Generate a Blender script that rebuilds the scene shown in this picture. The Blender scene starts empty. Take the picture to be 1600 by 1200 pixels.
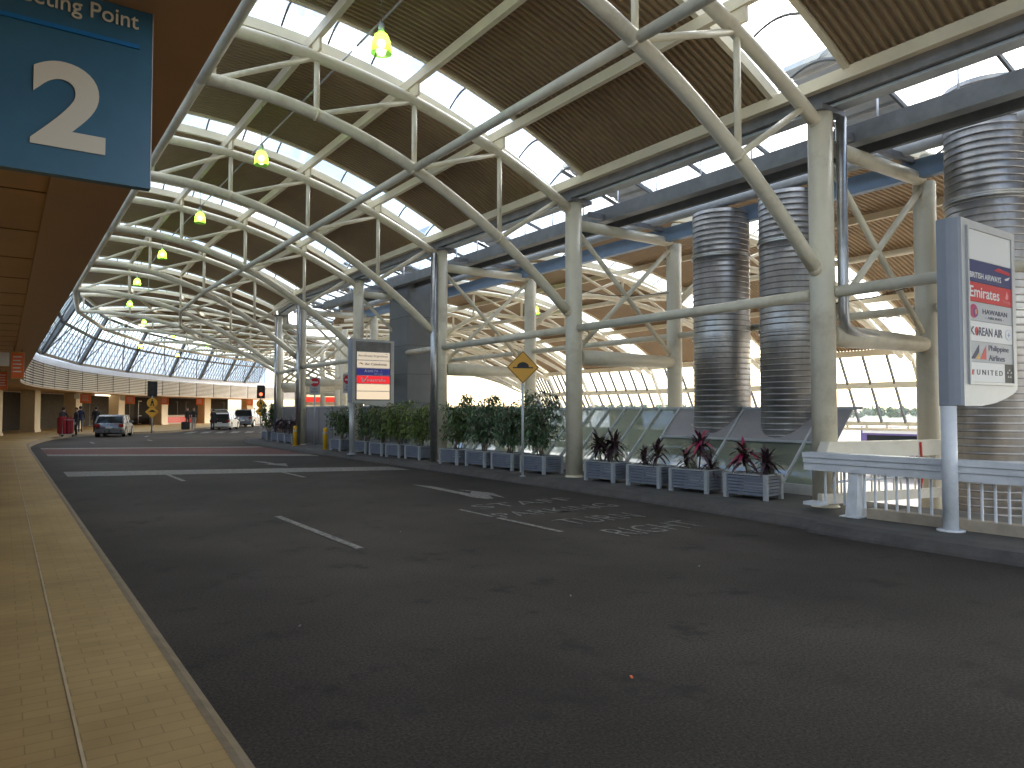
import bpy, bmesh, math, random
from mathutils import Vector, Matrix
random.seed(7)
PI = math.pi
S = bpy.context.scene
COL = S.collection

# ------------------------------------------------------------------ helpers
class MB:
    """collects polygons (with material index and smooth flag) for one mesh object"""
    def __init__(self):
        self.v = []; self.f = []; self.m = []; self.s = []
    def quad(self, pts, mi=0, sm=False):
        n = len(self.v); self.v += [tuple(p) for p in pts]
        self.f.append(tuple(range(n, n + len(pts)))); self.m.append(mi); self.s.append(sm)
    def hexa(self, p, mi=0):            # p: 8 points, bottom ring then top ring
        n = len(self.v); self.v += [tuple(q) for q in p]
        for f in ((3,2,1,0),(4,5,6,7),(0,1,5,4),(1,2,6,5),(2,3,7,6),(3,0,4,7)):
            self.f.append(tuple(n + i for i in f)); self.m.append(mi); self.s.append(False)
    def box(self, a, b, mi=0):
        x0,y0,z0 = a; x1,y1,z1 = b
        self.hexa([(x0,y0,z0),(x1,y0,z0),(x1,y1,z0),(x0,y1,z0),(x0,y0,z1),(x1,y0,z1),(x1,y1,z1),(x0,y1,z1)], mi)
    def beam(self, p, q, w, h, mi=0, up=(0,0,1)):
        p = Vector(p); q = Vector(q); d = (q - p).normalized()
        s = d.cross(Vector(up))
        if s.length < 1e-4: s = d.cross(Vector((1,0,0)))
        s.normalize(); u = s.cross(d).normalized()
        a = s * w / 2; b = u * h / 2
        self.hexa([p-a-b, p+a-b, q+a-b, q-a-b, p-a+b, p+a+b, q+a+b, q-a+b], mi)
    def tube(self, pts, r, seg=12, mi=0, caps=True):
        pts = [Vector(p) for p in pts]; N = len(pts)
        rr = r if isinstance(r, (list, tuple)) else [r] * N
        n0 = len(self.v); ref = None
        for i, p in enumerate(pts):
            d = (pts[min(i+1,N-1)] - pts[max(i-1,0)]).normalized()
            if ref is None:
                ref = d.orthogonal().normalized()
            ref = (ref - d * ref.dot(d)).normalized()
            bi = d.cross(ref)
            for k in range(seg):
                a = 2*PI*k/seg
                self.v.append(tuple(p + (ref*math.cos(a) + bi*math.sin(a)) * rr[i]))
        for i in range(N-1):
            for k in range(seg):
                a = n0+i*seg+k; b = n0+i*seg+(k+1)%seg
                self.f.append((a,b,b+seg,a+seg)); self.m.append(mi); self.s.append(True)
        if caps:
            self.f.append(tuple(n0+k for k in reversed(range(seg)))); self.m.append(mi); self.s.append(False)
            self.f.append(tuple(n0+(N-1)*seg+k for k in range(seg))); self.m.append(mi); self.s.append(False)
    def lathe(self, prof, c=(0,0,0), seg=24, mi=0, sm=True, caps=True):   # prof: (r,z)
        n0 = len(self.v)
        for r, z in prof:
            for k in range(seg):
                a = 2*PI*k/seg
                self.v.append((c[0]+r*math.cos(a), c[1]+r*math.sin(a), c[2]+z))
        for i in range(len(prof)-1):
            for k in range(seg):
                a = n0+i*seg+k; b = n0+i*seg+(k+1)%seg
                self.f.append((a,b,b+seg,a+seg)); self.m.append(mi); self.s.append(sm)
        if caps:
            self.f.append(tuple(n0+k for k in reversed(range(seg)))); self.m.append(mi); self.s.append(False)
            self.f.append(tuple(n0+(len(prof)-1)*seg+k for k in range(seg))); self.m.append(mi); self.s.append(False)
    def prism(self, poly, z0, z1, mi=0, T=None):    # poly (x,y) ccw; T maps (x,y,z)->point
        T = T or (lambda x,y,z: (x,y,z))
        n = len(self.v); N = len(poly)
        self.v += [tuple(T(x,y,z0)) for x,y in poly] + [tuple(T(x,y,z1)) for x,y in poly]
        self.f.append(tuple(n+i for i in reversed(range(N)))); self.f.append(tuple(n+N+i for i in range(N)))
        for i in range(N):
            j = (i+1) % N; self.f.append((n+i, n+j, n+N+j, n+N+i))
        self.m += [mi]*(N+2); self.s += [False]*(N+2)
    def grid(self, fn, us, vs, mi=0, sm=False):
        n = len(self.v); nv = len(vs)
        for u in us:
            for w in vs: self.v.append(tuple(fn(u,w)))
        for i in range(len(us)-1):
            for j in range(nv-1):
                a = n+i*nv+j
                self.f.append((a,a+nv,a+nv+1,a+1)); self.m.append(mi); self.s.append(sm)
    def ball(self, c, r, seg=12, rings=8, mi=0, sc=(1,1,1)):
        prof = [(max(1e-4, r*math.sin(PI*i/rings)), -r*math.cos(PI*i/rings)) for i in range(rings+1)]
        n0 = len(self.v); self.lathe(prof, (0,0,0), seg, mi)
        for i in range(n0, len(self.v)):
            x,y,z = self.v[i]; self.v[i] = (c[0]+x*sc[0], c[1]+y*sc[1], c[2]+z*sc[2])
    def mesh(self, name, mats, off=(0,0,0)):
        me = bpy.data.meshes.new(name)
        ox,oy,oz = off
        me.from_pydata([(x-ox,y-oy,z-oz) for x,y,z in self.v], [], self.f)
        for m in (mats if isinstance(mats,(list,tuple)) else [mats]): me.materials.append(m)
        me.polygons.foreach_set('material_index', self.m)
        me.polygons.foreach_set('use_smooth', self.s)
        me.update()
        return me
    def build(self, name, mats, parent=None, local=False):
        off = (0,0,0)
        if parent is not None and not local: off = OFF.get(parent.name, (0,0,0))
        o = bpy.data.objects.new(name, self.mesh(name, mats, off)); COL.objects.link(o)
        if parent is not None: o.parent = parent
        OFF[o.name] = off
        return o
OFF = {}

def tag(o, label=None, cat=None, group=None, kind=None):
    if label: o['label'] = label
    if cat: o['category'] = cat
    if group: o['group'] = group
    if kind: o['kind'] = kind
    return o
def thing(name, label, cat, loc=(0,0,0), rz=0, group=None):
    o = bpy.data.objects.new(name, None); COL.objects.link(o)
    o.empty_display_size = .3
    o.location = loc; o.rotation_euler = (0,0,rz)
    OFF[o.name] = tuple(loc)
    return tag(o, label, cat, group)
def copy_tree(o, parent=None):
    c = o.copy(); COL.objects.link(c)
    if parent is not None: c.parent = parent
    for ch in list(o.children): copy_tree(ch, c)
    return c
def struct(name, mb, mats):
    o = mb.build(name, mats); o['kind'] = 'structure'; return o

ORD = ['nearest','second','third','fourth','fifth','sixth','seventh','eighth','ninth','tenth','eleventh','twelfth','thirteenth','fourteenth','fifteenth','sixteenth']

# ------------------------------------------------------------------ materials
def nodes_of(name):
    m = bpy.data.materials.new(name); m.use_nodes = True
    nt = m.node_tree; return m, nt, nt.nodes['Principled BSDF'], nt.nodes, nt.links
def pbr(name, col, rough=.6, metal=0, var=.25, scale=3, bump=0, bscale=40, dirt=None, dscale=.6, rvar=.1, island=0, stretch=None):
    gain = 1.0 if metal > .5 else min(1.6, max(1.0, .80/max(col))); col = tuple(c*gain for c in col)
    if dirt: dirt = tuple(c*gain for c in dirt)
    m, nt, b, N, L = nodes_of(name)
    tc = N.new('ShaderNodeTexCoord')
    vec = tc.outputs['Object']
    geo = N.new('ShaderNodeNewGeometry'); vec = geo.outputs['Position']
    if stretch:
        mp = N.new('ShaderNodeMapping'); mp.inputs['Scale'].default_value = stretch
        L.new(vec, mp.inputs['Vector']); vec = mp.outputs['Vector']
    n = N.new('ShaderNodeTexNoise'); n.inputs['Scale'].default_value = scale; n.inputs['Detail'].default_value = 6
    n.inputs['Roughness'].default_value = .65
    L.new(vec, n.inputs['Vector'])
    r = N.new('ShaderNodeValToRGB')
    r.color_ramp.elements[0].position = .3; r.color_ramp.elements[1].position = .7
    c0 = tuple(max(0, c*(1-var)) for c in col); c1 = tuple(min(1, c*(1+var)) for c in col)
    r.color_ramp.elements[0].color = (*c0,1); r.color_ramp.elements[1].color = (*c1,1)
    L.new(n.outputs['Fac'], r.inputs['Fac'])
    out = r.outputs['Color']
    if dirt:
        n2 = N.new('ShaderNodeTexNoise'); n2.inputs['Scale'].default_value = dscale; n2.inputs['Detail'].default_value = 8
        n2.inputs['Roughness'].default_value = .7
        L.new(vec, n2.inputs['Vector'])
        r2 = N.new('ShaderNodeValToRGB'); r2.color_ramp.elements[0].position = .5; r2.color_ramp.elements[1].position = .72
        L.new(n2.outputs['Fac'], r2.inputs['Fac'])
        mx = N.new('ShaderNodeMix'); mx.data_type = 'RGBA'
        L.new(r2.outputs['Color'], mx.inputs['Factor']); L.new(out, mx.inputs['A']); mx.inputs['B'].default_value = (*dirt,1)
        out = mx.outputs['Result']
    if island:
        hs = N.new('ShaderNodeHueSaturation'); mr = N.new('ShaderNodeMapRange')
        mr.inputs['To Min'].default_value = 1-island; mr.inputs['To Max'].default_value = 1+island
        L.new(geo.outputs['Random Per Island'], mr.inputs['Value']); L.new(mr.outputs['Result'], hs.inputs['Value'])
        L.new(out, hs.inputs['Color']); out = hs.outputs['Color']
    L.new(out, b.inputs['Base Color'])
    mr = N.new('ShaderNodeMapRange'); mr.inputs['To Min'].default_value = max(.03, rough-rvar); mr.inputs['To Max'].default_value = min(1, rough+rvar)
    L.new(n.outputs['Fac'], mr.inputs['Value']); L.new(mr.outputs['Result'], b.inputs['Roughness'])
    b.inputs['Metallic'].default_value = metal
    if bump:
        nb = N.new('ShaderNodeTexNoise'); nb.inputs['Scale'].default_value = bscale; nb.inputs['Detail'].default_value = 4
        L.new(vec, nb.inputs['Vector'])
        bp = N.new('ShaderNodeBump'); bp.inputs['Strength'].default_value = bump; bp.inputs['Distance'].default_value = .02
        L.new(nb.outputs['Fac'], bp.inputs['Height']); L.new(bp.outputs['Normal'], b.inputs['Normal'])
    return m
def glass(name, tint, refl=.08, rough=.02, dirt=0, dcol=(.6,.65,.62)):
    m, nt, b, N, L = nodes_of(name); N.remove(b)
    out = N['Material Output']
    t = N.new('ShaderNodeBsdfTransparent'); t.inputs['Color'].default_value = (*tint,1)
    g = N.new('ShaderNodeBsdfGlossy'); g.inputs['Roughness'].default_value = rough; g.inputs['Color'].default_value = (.9,.93,.95,1)
    fr = N.new('ShaderNodeFresnel'); fr.inputs['IOR'].default_value = 1.5
    ad = N.new('ShaderNodeMath'); ad.operation = 'ADD'; ad.inputs[1].default_value = refl; ad.use_clamp = True
    mu = N.new('ShaderNodeMath'); mu.operation = 'MULTIPLY'; mu.inputs[1].default_value = .55; L.new(fr.outputs['Fac'], mu.inputs[0]); L.new(mu.outputs['Value'], ad.inputs[0])
    mx = N.new('ShaderNodeMixShader'); L.new(ad.outputs['Value'], mx.inputs['Fac']); L.new(t.outputs['BSDF'], mx.inputs[1]); L.new(g.outputs['BSDF'], mx.inputs[2])
    res = mx.outputs['Shader']
    if dirt:
        d = N.new('ShaderNodeBsdfDiffuse'); d.inputs['Color'].default_value = (*dcol,1)
        tr = N.new('ShaderNodeBsdfTranslucent'); tr.inputs['Color'].default_value = (*dcol,1)
        ad2 = N.new('ShaderNodeMixShader'); ad2.inputs['Fac'].default_value = .6
        L.new(d.outputs['BSDF'], ad2.inputs[1]); L.new(tr.outputs['BSDF'], ad2.inputs[2])
        geo = N.new('ShaderNodeNewGeometry'); n = N.new('ShaderNodeTexNoise'); n.inputs['Scale'].default_value = 1.3; n.inputs['Detail'].default_value = 6
        L.new(geo.outputs['Position'], n.inputs['Vector'])
        mr = N.new('ShaderNodeMapRange'); mr.inputs['From Min'].default_value = .3; mr.inputs['From Max'].default_value = .75
        mr.inputs['To Min'].default_value = dirt*.4; mr.inputs['To Max'].default_value = min(1, dirt*1.6)
        L.new(n.outputs['Fac'], mr.inputs['Value'])
        m2 = N.new('ShaderNodeMixShader'); L.new(mr.outputs['Result'], m2.inputs['Fac']); L.new(res, m2.inputs[1]); L.new(ad2.outputs['Shader'], m2.inputs[2])
        res = m2.outputs['Shader']
    L.new(res, out.inputs['Surface'])
    return m
def emit(name, col, st):
    m, nt, b, N, L = nodes_of(name)
    b.inputs['Base Color'].default_value = (*[min(1,c*.35) for c in col],1)
    b.inputs['Emission Color'].default_value = (*col,1); b.inputs['Emission Strength'].default_value = st*.42
    return m
def lamp_glass(name, col):
    m, nt, b, N, L = nodes_of(name); N.remove(b)
    t = N.new('ShaderNodeBsdfTransparent'); t.inputs['Color'].default_value = (*col,1)
    tr = N.new('ShaderNodeBsdfTranslucent'); tr.inputs['Color'].default_value = (*col,1)
    mx = N.new('ShaderNodeMixShader'); mx.inputs['Fac'].default_value = .65
    L.new(t.outputs['BSDF'], mx.inputs[1]); L.new(tr.outputs['BSDF'], mx.inputs[2])
    g = N.new('ShaderNodeBsdfGlossy'); g.inputs['Roughness'].default_value = .1
    m2 = N.new('ShaderNodeMixShader'); m2.inputs['Fac'].default_value = .08
    L.new(mx.outputs['Shader'], m2.inputs[1]); L.new(g.outputs['BSDF'], m2.inputs[2]); L.new(m2.outputs['Shader'], N['Material Output'].inputs['Surface'])
    return m
def flat(name, col, rough=.5, metal=0):
    m, nt, b, N, L = nodes_of(name)
    b.inputs['Base Color'].default_value = (*col,1); b.inputs['Roughness'].default_value = rough; b.inputs['Metallic'].default_value = metal
    return m

def matte_glass():
    m, nt, b, N, L = nodes_of('shopfront_glass')
    b.inputs['Base Color'].default_value = (.018,.02,.022,1); b.inputs['Roughness'].default_value = .15; b.inputs['Specular IOR Level'].default_value = .10
    return m
def asphalt():
    m, nt, b, N, L = nodes_of('asphalt')
    geo = N.new('ShaderNodeNewGeometry'); P_ = geo.outputs['Position']
    def noise(sc, det=6, ro=.6):
        n = N.new('ShaderNodeTexNoise'); n.inputs['Scale'].default_value = sc; n.inputs['Detail'].default_value = det; n.inputs['Roughness'].default_value = ro
        L.new(P_, n.inputs['Vector']); return n.outputs['Fac']
    def ramp(src, p0, c0, p1, c1):
        r = N.new('ShaderNodeValToRGB'); e = r.color_ramp.elements
        e[0].position = p0; e[0].color = (*c0,1); e[1].position = p1; e[1].color = (*c1,1)
        L.new(src, r.inputs['Fac']); return r.outputs['Color']
    def mix(fac, a, bb, mode='MIX'):
        x = N.new('ShaderNodeMix'); x.data_type = 'RGBA'; x.blend_type = mode
        if isinstance(fac, float): x.inputs['Factor'].default_value = fac
        else: L.new(fac, x.inputs['Factor'])
        L.new(a, x.inputs['A'])
        if isinstance(bb, tuple): x.inputs['B'].default_value = (*bb,1)
        else: L.new(bb, x.inputs['B'])
        return x.outputs['Result']
    base = ramp(noise(.42, 6, .62), .32, (.030,.025,.0205), .68, (.056,.047,.039))
    fine = ramp(noise(48, 4, .85), .32, (.1,.1,.1), .70, (2.2,2.16,2.1))
    c = mix(1.0, base, fine, 'MULTIPLY')
    broad = ramp(noise(.11, 3, .5), .35, (.72,.72,.72), .65, (1.3,1.3,1.3)); c = mix(1.0, c, broad, 'MULTIPLY')
    # oil stains
    st = ramp(noise(1.6, 8, .7), .56, (0,0,0), .66, (.85,.85,.85))
    c = mix(st, c, (.020,.017,.0145))
    # pale scuffs
    sc = ramp(noise(.9, 9, .75), .66, (0,0,0), .82, (.5,.5,.5))
    mp = N.new('ShaderNodeMapping'); mp.inputs['Location'].default_value = (13,7,0)
    c = mix(sc, c, (.10,.085,.07))
    # light aggregate specks
    vo = N.new('ShaderNodeTexVoronoi'); vo.inputs['Scale'].default_value = 55; L.new(P_, vo.inputs['Vector'])
    sp = ramp(vo.outputs['Distance'], .05, (.6,.6,.6), .17, (0,0,0))
    c = mix(sp, c, (.13,.118,.105))
    L.new(c, b.inputs['Base Color'])
    b.inputs['Roughness'].default_value = .78
    b.inputs['Specular IOR Level'].default_value = .22
    bp = N.new('ShaderNodeBump'); bp.inputs['Strength'].default_value = .6; bp.inputs['Distance'].default_value = .006
    L.new(noise(90, 3), bp.inputs['Height']); L.new(bp.outputs['Normal'], b.inputs['Normal'])
    return m
def pavers():
    m, nt, b, N, L = nodes_of('ochre_pavers')
    geo = N.new('ShaderNodeNewGeometry'); P_ = geo.outputs['Position']
    mp = N.new('ShaderNodeMapping'); mp.inputs['Rotation'].default_value = (0,0,math.radians(0))
    L.new(P_, mp.inputs['Vector'])
    br = N.new('ShaderNodeTexBrick'); br.inputs['Scale'].default_value = 1.0
    br.inputs['Brick Width'].default_value = .23; br.inputs['Row Height'].default_value = .115; br.inputs['Mortar Size'].default_value = .0035
    br.inputs['Mortar Smooth'].default_value = .3
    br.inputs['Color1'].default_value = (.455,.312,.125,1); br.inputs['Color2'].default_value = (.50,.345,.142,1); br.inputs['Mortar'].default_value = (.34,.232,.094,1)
    L.new(mp.outputs['Vector'], br.inputs['Vector'])
    n = N.new('ShaderNodeTexNoise'); n.inputs['Scale'].default_value = .55; n.inputs['Detail'].default_value = 8; n.inputs['Roughness'].default_value = .65
    L.new(P_, n.inputs['Vector'])
    r = N.new('ShaderNodeValToRGB'); r.color_ramp.elements[0].position = .35; r.color_ramp.elements[1].position = .7
    r.color_ramp.elements[0].color = (.78,.76,.74,1); r.color_ramp.elements[1].color = (1.12,1.12,1.12,1)
    L.new(n.outputs['Fac'], r.inputs['Fac'])
    x = N.new('ShaderNodeMix'); x.data_type = 'RGBA'; x.blend_type = 'MULTIPLY'; x.inputs['Factor'].default_value = 1
    L.new(br.outputs['Color'], x.inputs['A']); L.new(r.outputs['Color'], x.inputs['B'])
    n2 = N.new('ShaderNodeTexNoise'); n2.inputs['Scale'].default_value = 3.2; n2.inputs['Detail'].default_value = 8; n2.inputs['Roughness'].default_value = .75
    L.new(P_, n2.inputs['Vector'])
    r2 = N.new('ShaderNodeValToRGB'); r2.color_ramp.elements[0].position = .6; r2.color_ramp.elements[1].position = .8; r2.color_ramp.elements[1].color = (.55,.55,.55,1)
    L.new(n2.outputs['Fac'], r2.inputs['Fac'])
    y = N.new('ShaderNodeMix'); y.data_type = 'RGBA'; L.new(r2.outputs['Color'], y.inputs['Factor']); L.new(x.outputs['Result'], y.inputs['A']); y.inputs['B'].default_value = (.27,.195,.11,1)
    L.new(y.outputs['Result'], b.inputs['Base Color'])
    b.inputs['Roughness'].default_value = .72; b.inputs['Specular IOR Level'].default_value = .4
    bp = N.new('ShaderNodeBump'); bp.inputs['Strength'].default_value = .3; bp.inputs['Distance'].default_value = .003
    L.new(br.outputs['Fac'], bp.inputs['Height']); bp.invert = True; L.new(bp.outputs['Normal'], b.inputs['Normal'])
    return m
def road_paint():
    m, nt, b, N, L = nodes_of('worn_road_paint')
    geo = N.new('ShaderNodeNewGeometry')
    n = N.new('ShaderNodeTexNoise'); n.inputs['Scale'].default_value = 14; n.inputs['Detail'].default_value = 8; n.inputs['Roughness'].default_value = .8
    L.new(geo.outputs['Position'], n.inputs['Vector'])
    r = N.new('ShaderNodeValToRGB'); e = r.color_ramp.elements
    e[0].position = .42; e[0].color = (.06,.054,.048,1); e[1].position = .56; e[1].color = (.27,.255,.225,1)
    L.new(n.outputs['Fac'], r.inputs['Fac']); L.new(r.outputs['Color'], b.inputs['Base Color'])
    b.inputs['Roughness'].default_value = .7
    return m

CREAM = pbr('cream_paint', (.63,.585,.46), .42, 0, .06, 1.5, .08, 30, dirt=(.44,.39,.29), dscale=1.1)
CREAM2 = pbr('cream_paint_beam', (.54,.48,.36), .45, 0, .08, 1.5, 0)
DECK = pbr('brown_deck_paint', (.215,.152,.088), .55, 0, .10, .7, 0, dirt=(.17,.12,.07), dscale=.4)
GALV = pbr('galvanised_steel', (.50,.51,.52), .38, 1, .18, 6, .05, 20, rvar=.14)
DUCTM = pbr('duct_steel', (.52,.505,.49), .40, .95, .30, 2.0, .10, 5, rvar=.12, stretch=(1,1,.5), dirt=(.34,.32,.29), dscale=1.2)
DUCTD = pbr('duct_seam', (.22,.21,.20), .5, .8, .3, 8)
DARKST = pbr('dark_gutter_steel', (.13,.13,.135), .5, .3, .25, 3, .05, 20)
GREYBEAM = pbr('grey_painted_steel', (.34,.36,.37), .45, .2, .12, 3)
WALLBAR = pbr('grey_wall_mullion', (.15,.16,.17), .5, .1, .15, 3)
BARS = pbr('dark_glazing_bar', (.085,.088,.09), .5, .1, .15, 3)
WALKST = pbr('dark_walkway_steel', (.12,.125,.125), .5, .2, .2, 3)
BLUEBEAM = pbr('bluegrey_steel', (.12,.165,.22), .45, .1, .12, 3)
ASPH = asphalt(); PAVE = pavers(); PAINT = road_paint()
KERB = pbr('kerb_concrete', (.055,.05,.046), .8, 0, .25, 5, .3, 60, dirt=(.035,.032,.029), dscale=1.5)
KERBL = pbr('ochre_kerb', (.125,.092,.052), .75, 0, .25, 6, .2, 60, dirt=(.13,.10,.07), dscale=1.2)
GUTT = pbr('gutter_concrete', (.058,.053,.046), .8, 0, .35, 6, .3, 60, dirt=(.035,.032,.029), dscale=1.3)
ISLE = pbr('island_asphalt', (.062,.058,.053), .85, 0, .22, 1.2, .4, 80, dirt=(.042,.039,.036), dscale=.9)
REDP = pbr('red_road_coating', (.075,.024,.021), .85, 0, .3, 4, .2, 80, dirt=(.035,.022,.02), dscale=1)
BROWN = pbr('brown_soffit', (.36,.225,.122), .5, 0, .08, .8, 0, dirt=(.31,.19,.10), dscale=.5)
SEAM = flat('soffit_seam', (.26,.16,.085), .7)
FASC = pbr('brown_fascia', (.30,.18,.095), .45, 0, .1, 1, 0)
LOUV = pbr('louvre_paint', (.33,.305,.27), .5, 0, .1, 2)
LOUVW = pbr('louvre_cap_paint', (.66,.68,.72), .4, 0, .06, 2)
LOUVD = flat('louvre_back', (.09,.08,.075), .8)
DARKGL = matte_glass()
DKFRAME = flat('dark_frame', (.06,.055,.05), .5)
WHITEFR = pbr('white_frame', (.6,.6,.58), .5, 0, .08, 3)
PILLAR = pbr('beige_pillar', (.40,.33,.22), .6, 0, .08, 1.5, .05, 20)
GLSKY = glass('skylight_glazing', (.84,.92,.97), .01, .05, .05, (.70,.80,.88))
GLWALL = glass('wall_glazing', (.88,.93,.95), .03, .02, .06, (.7,.78,.84))
GLGREEN = glass('green_screen_glass', (.13,.17,.15), .02, .03, 1.35, (.20,.25,.22))
GREYPAN = pbr('grey_metal_panel', (.22,.21,.21), .5, .2, .12, 2)
SHAFT = pbr('dark_cladding', (.115,.12,.125), .55, 0, .15, .9, .05, 10)
CLAD = pbr('pale_blue_cladding', (.24,.30,.37), .55, .1, .08, 1)
WHITEP = pbr('white_rail_paint', (.47,.485,.51), .4, 0, .07, 3, dirt=(.33,.35,.37), dscale=2)
WHITEC = pbr('cream_rail_paint', (.52,.48,.40), .45, 0, .07, 3, dirt=(.46,.40,.32), dscale=2)
CONC = pbr('brown_concrete', (.26,.22,.17), .8, 0, .2, 3, .2, 50)
SIGNSIL = pbr('silver_sign_case', (.32,.325,.33), .42, .3, .06, 3)
SIGNBLUE = pbr('blue_sign_side', (.19,.205,.235), .5, 0, .05, 2)
PLANT_B = pbr('bluegrey_planter', (.12,.135,.17), .6, 0, .15, 5, .05, 30)
PLANT_P = pbr('grey_planter_post', (.25,.265,.28), .6, 0, .1, 5)
SOIL = pbr('soil', (.045,.032,.022), .95, 0, .4, 12, .6, 50)
LEAFS = [pbr('leaf_green_'+w, c, .42, 0, .30, 5, island=.45) for w,c in (('a',(.062,.100,.030)),('b',(.060,.104,.050)),('c',(.084,.124,.026)))]
BARK = pbr('stem_bark', (.13,.10,.07), .85, 0, .3, 20)
CORD = [pbr('cordyline_dark', (.042,.022,.028), .4, 0, .4, 8, island=.5), pbr('cordyline_red', (.20,.014,.045), .4, 0, .3, 8, island=.4), pbr('cordyline_green', (.05,.055,.03), .4, 0, .3, 8, island=.4)]
YEL = pbr('yellow_sign', (.72,.36,.03), .4, 0, .05, 3)
YELB = pbr('yellow_bollard', (.62,.36,.02), .5, 0, .1, 5)
BLK = flat('black_paint', (.015,.015,.015), .5)
WHT = flat('white_vinyl', (.75,.75,.74), .5)
RED = flat('red_vinyl', (.55,.02,.03), .45)
NAVY = flat('navy_vinyl', (.022,.030,.14), .45)
GREYV = flat('grey_vinyl', (.46,.47,.49), .5)
INKB = flat('dark_ink', (.03,.035,.09), .5)
INKK = flat('black_ink', (.02,.02,.02), .5)
ORANGE = pbr('orange_banner', (.62,.12,.03), .5, 0, .05, 3)
TYRE = flat('tyre_rubber', (.018,.018,.018), .85)
RIM = flat('wheel_rim', (.45,.45,.46), .35, .8)
CARGL = flat('car_glass', (.02,.025,.028), .06)

def text_mesh(body, mat, width=None, height=None, extr=.002, align='LEFT', bold=0):
    cu = bpy.data.curves.new('lettering', 'FONT'); cu.body = body; cu.size = 1; cu.extrude = 0; cu.offset = bold; cu.resolution_u = 8 if len(body) < 3 else 4
    ob = bpy.data.objects.new('lettering', cu); COL.objects.link(ob)
    dg = bpy.context.evaluated_depsgraph_get()
    me = bpy.data.meshes.new_from_object(ob.evaluated_get(dg))
    bpy.data.objects.remove(ob); bpy.data.curves.remove(cu)
    xs = [v.co.x for v in me.vertices]; ys = [v.co.y for v in me.vertices]
    x0,x1,y0,y1 = min(xs),max(xs),min(ys),max(ys)
    sx = width/(x1-x0) if width else None; sy = height/(y1-y0) if height else None
    sx = sx or sy; sy = sy or sx
    for v in me.vertices: v.co = ((v.co.x-x0)*sx, (v.co.y-y0)*sy, 0)
    bm = bmesh.new(); bm.from_mesh(me)
    r = bmesh.ops.extrude_face_region(bm, geom=bm.faces[:])
    bmesh.ops.translate(bm, verts=[e for e in r['geom'] if isinstance(e, bmesh.types.BMVert)], vec=(0,0,extr))
    bmesh.ops.recalc_face_normals(bm, faces=bm.faces[:])
    for f_ in bm.faces: f_.smooth = False
    bm.to_mesh(me); bm.free()
    me.materials.clear(); me.materials.append(mat)
    return me
def add_text(parent, name, body, mat, M, width=None, height=None, extr=.002, bold=0):
    """M: 4x4 in the parent's local space; text lies in its xy plane, origin lower left"""
    me = text_mesh(body, mat, width, height, extr, bold=bold); me.transform(M)
    o = bpy.data.objects.new(name, me); COL.objects.link(o)
    if parent is not None: o.parent = parent
    OFF[o.name] = OFF.get(parent.name, (0,0,0)) if parent is not None else (0,0,0)
    return o
def face_frame(origin, xdir=(1,0,0), ydir=(0,0,1)):
    x = Vector(xdir).normalized(); y = Vector(ydir).normalized(); z = x.cross(y)
    M = Matrix((x,y,z)).transposed().to_4x4(); M.translation = Vector(origin); return M

# ------------------------------------------------------------------ layout
# road runs along +Y, kerb at x = 1.03 on the terminal side, columns at x = 11.2 every 6.5 m; further on everything bends right
RC = 70.8; RREF = 59.6
def P(x, s, z=0):
    if s <= 40: return (x, s, z)
    a = (s-40)/RREF; r = RC - x
    return (RC - r*math.cos(a), 40 + r*math.sin(a), z)
def arcL(a, x=2.74): return (RC-(RC-x)*math.cos(a), 40+(RC-x)*math.sin(a))
TS = [.6, 7.1, 13.6, 20.1, 26.6, 33.1]
Lp = [(2.74, s) for s in TS] + [arcL(a) for a in (.02,.156,.312,.468,.602,.696,.776,.84,.89)]
Cp = [(11.2, s) for s in TS] + [(12.0,39.2),(14.0,45.3),(17.2,51.0),(20.8,56.4),(24.6,61.8),(28.5,67.0),(32.5,72.0),(36.5,77.0),(40.5,82.0)]
Lp = [(2.74,-5.9)] + Lp; Cp = [(11.2,-5.9)] + Cp          # index 0 is behind the camera
Nn = []
for i in range(len(Cp)):
    a = Vector(Cp[max(i-1,0)]); b = Vector(Cp[min(i+1,len(Cp)-1)]); d = (b-a).normalized()
    Nn.append(Vector((d.y,-d.x)))
def lerp2(arr, k):
    i = max(0, min(len(arr)-2, int(math.floor(k)))); f = k-i
    return Vector(arr[i])*(1-f) + Vector(arr[i+1])*f
def W(x, k, z):                 # canopy over the road: profile x (2.74..11.2) on truss k
    L = lerp2(Lp,k); C = lerp2(Cp,k); t = (x-2.74)/(11.2-2.74)
    q = L + (C-L)*t; return (q.x,q.y,z)
def V(x, k, z):                 # second vault, x measured from 11.2 outwards
    C = lerp2(Cp,k); n = lerp2(Nn,k)
    q = C + n*(x-11.2); return (q.x,q.y,z)
def ztop(x): return 8.6 - .035*(x-3.43)**2 if x > 3.43 else 8.6 - .02*(x-3.43)**2
def zbot(x): return 7.6 - .055*(x-3.0)**2 if x > 3.0 else 7.6
def zdeck(x): return ztop(x) + .56
def z2top(x): return 6.75 - .030*(x-16.6)**2
def z2bot(x): return 5.85 - .030*(x-17.6)**2 if x > 17.6 else 5.85 - .16*(x-17.6)**2
def z2deck(x): return z2top(x) + .40
NT = len(Lp)
DK = .10                        # half width of a rooflight in bay units

# ------------------------------------------------------------------ ground, road, paths
g = MB(); g.box((-900,-700,-1.5),(1100,1500,-1.25)); struct('ground', g, pbr('lower_ground', (.16,.15,.12), .9, 0, .3, .05))
rd = MB()
road_poly = [(-16,-25),(12.42,-25),(12.42,41),(15.5,43.2),(19,50),(23,56),(46,84),(60,104),(52,125),(30,125),(-16,100)]
rd.prism(road_poly, -1.2, 0.0); struct('road', rd, ASPH)

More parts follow.
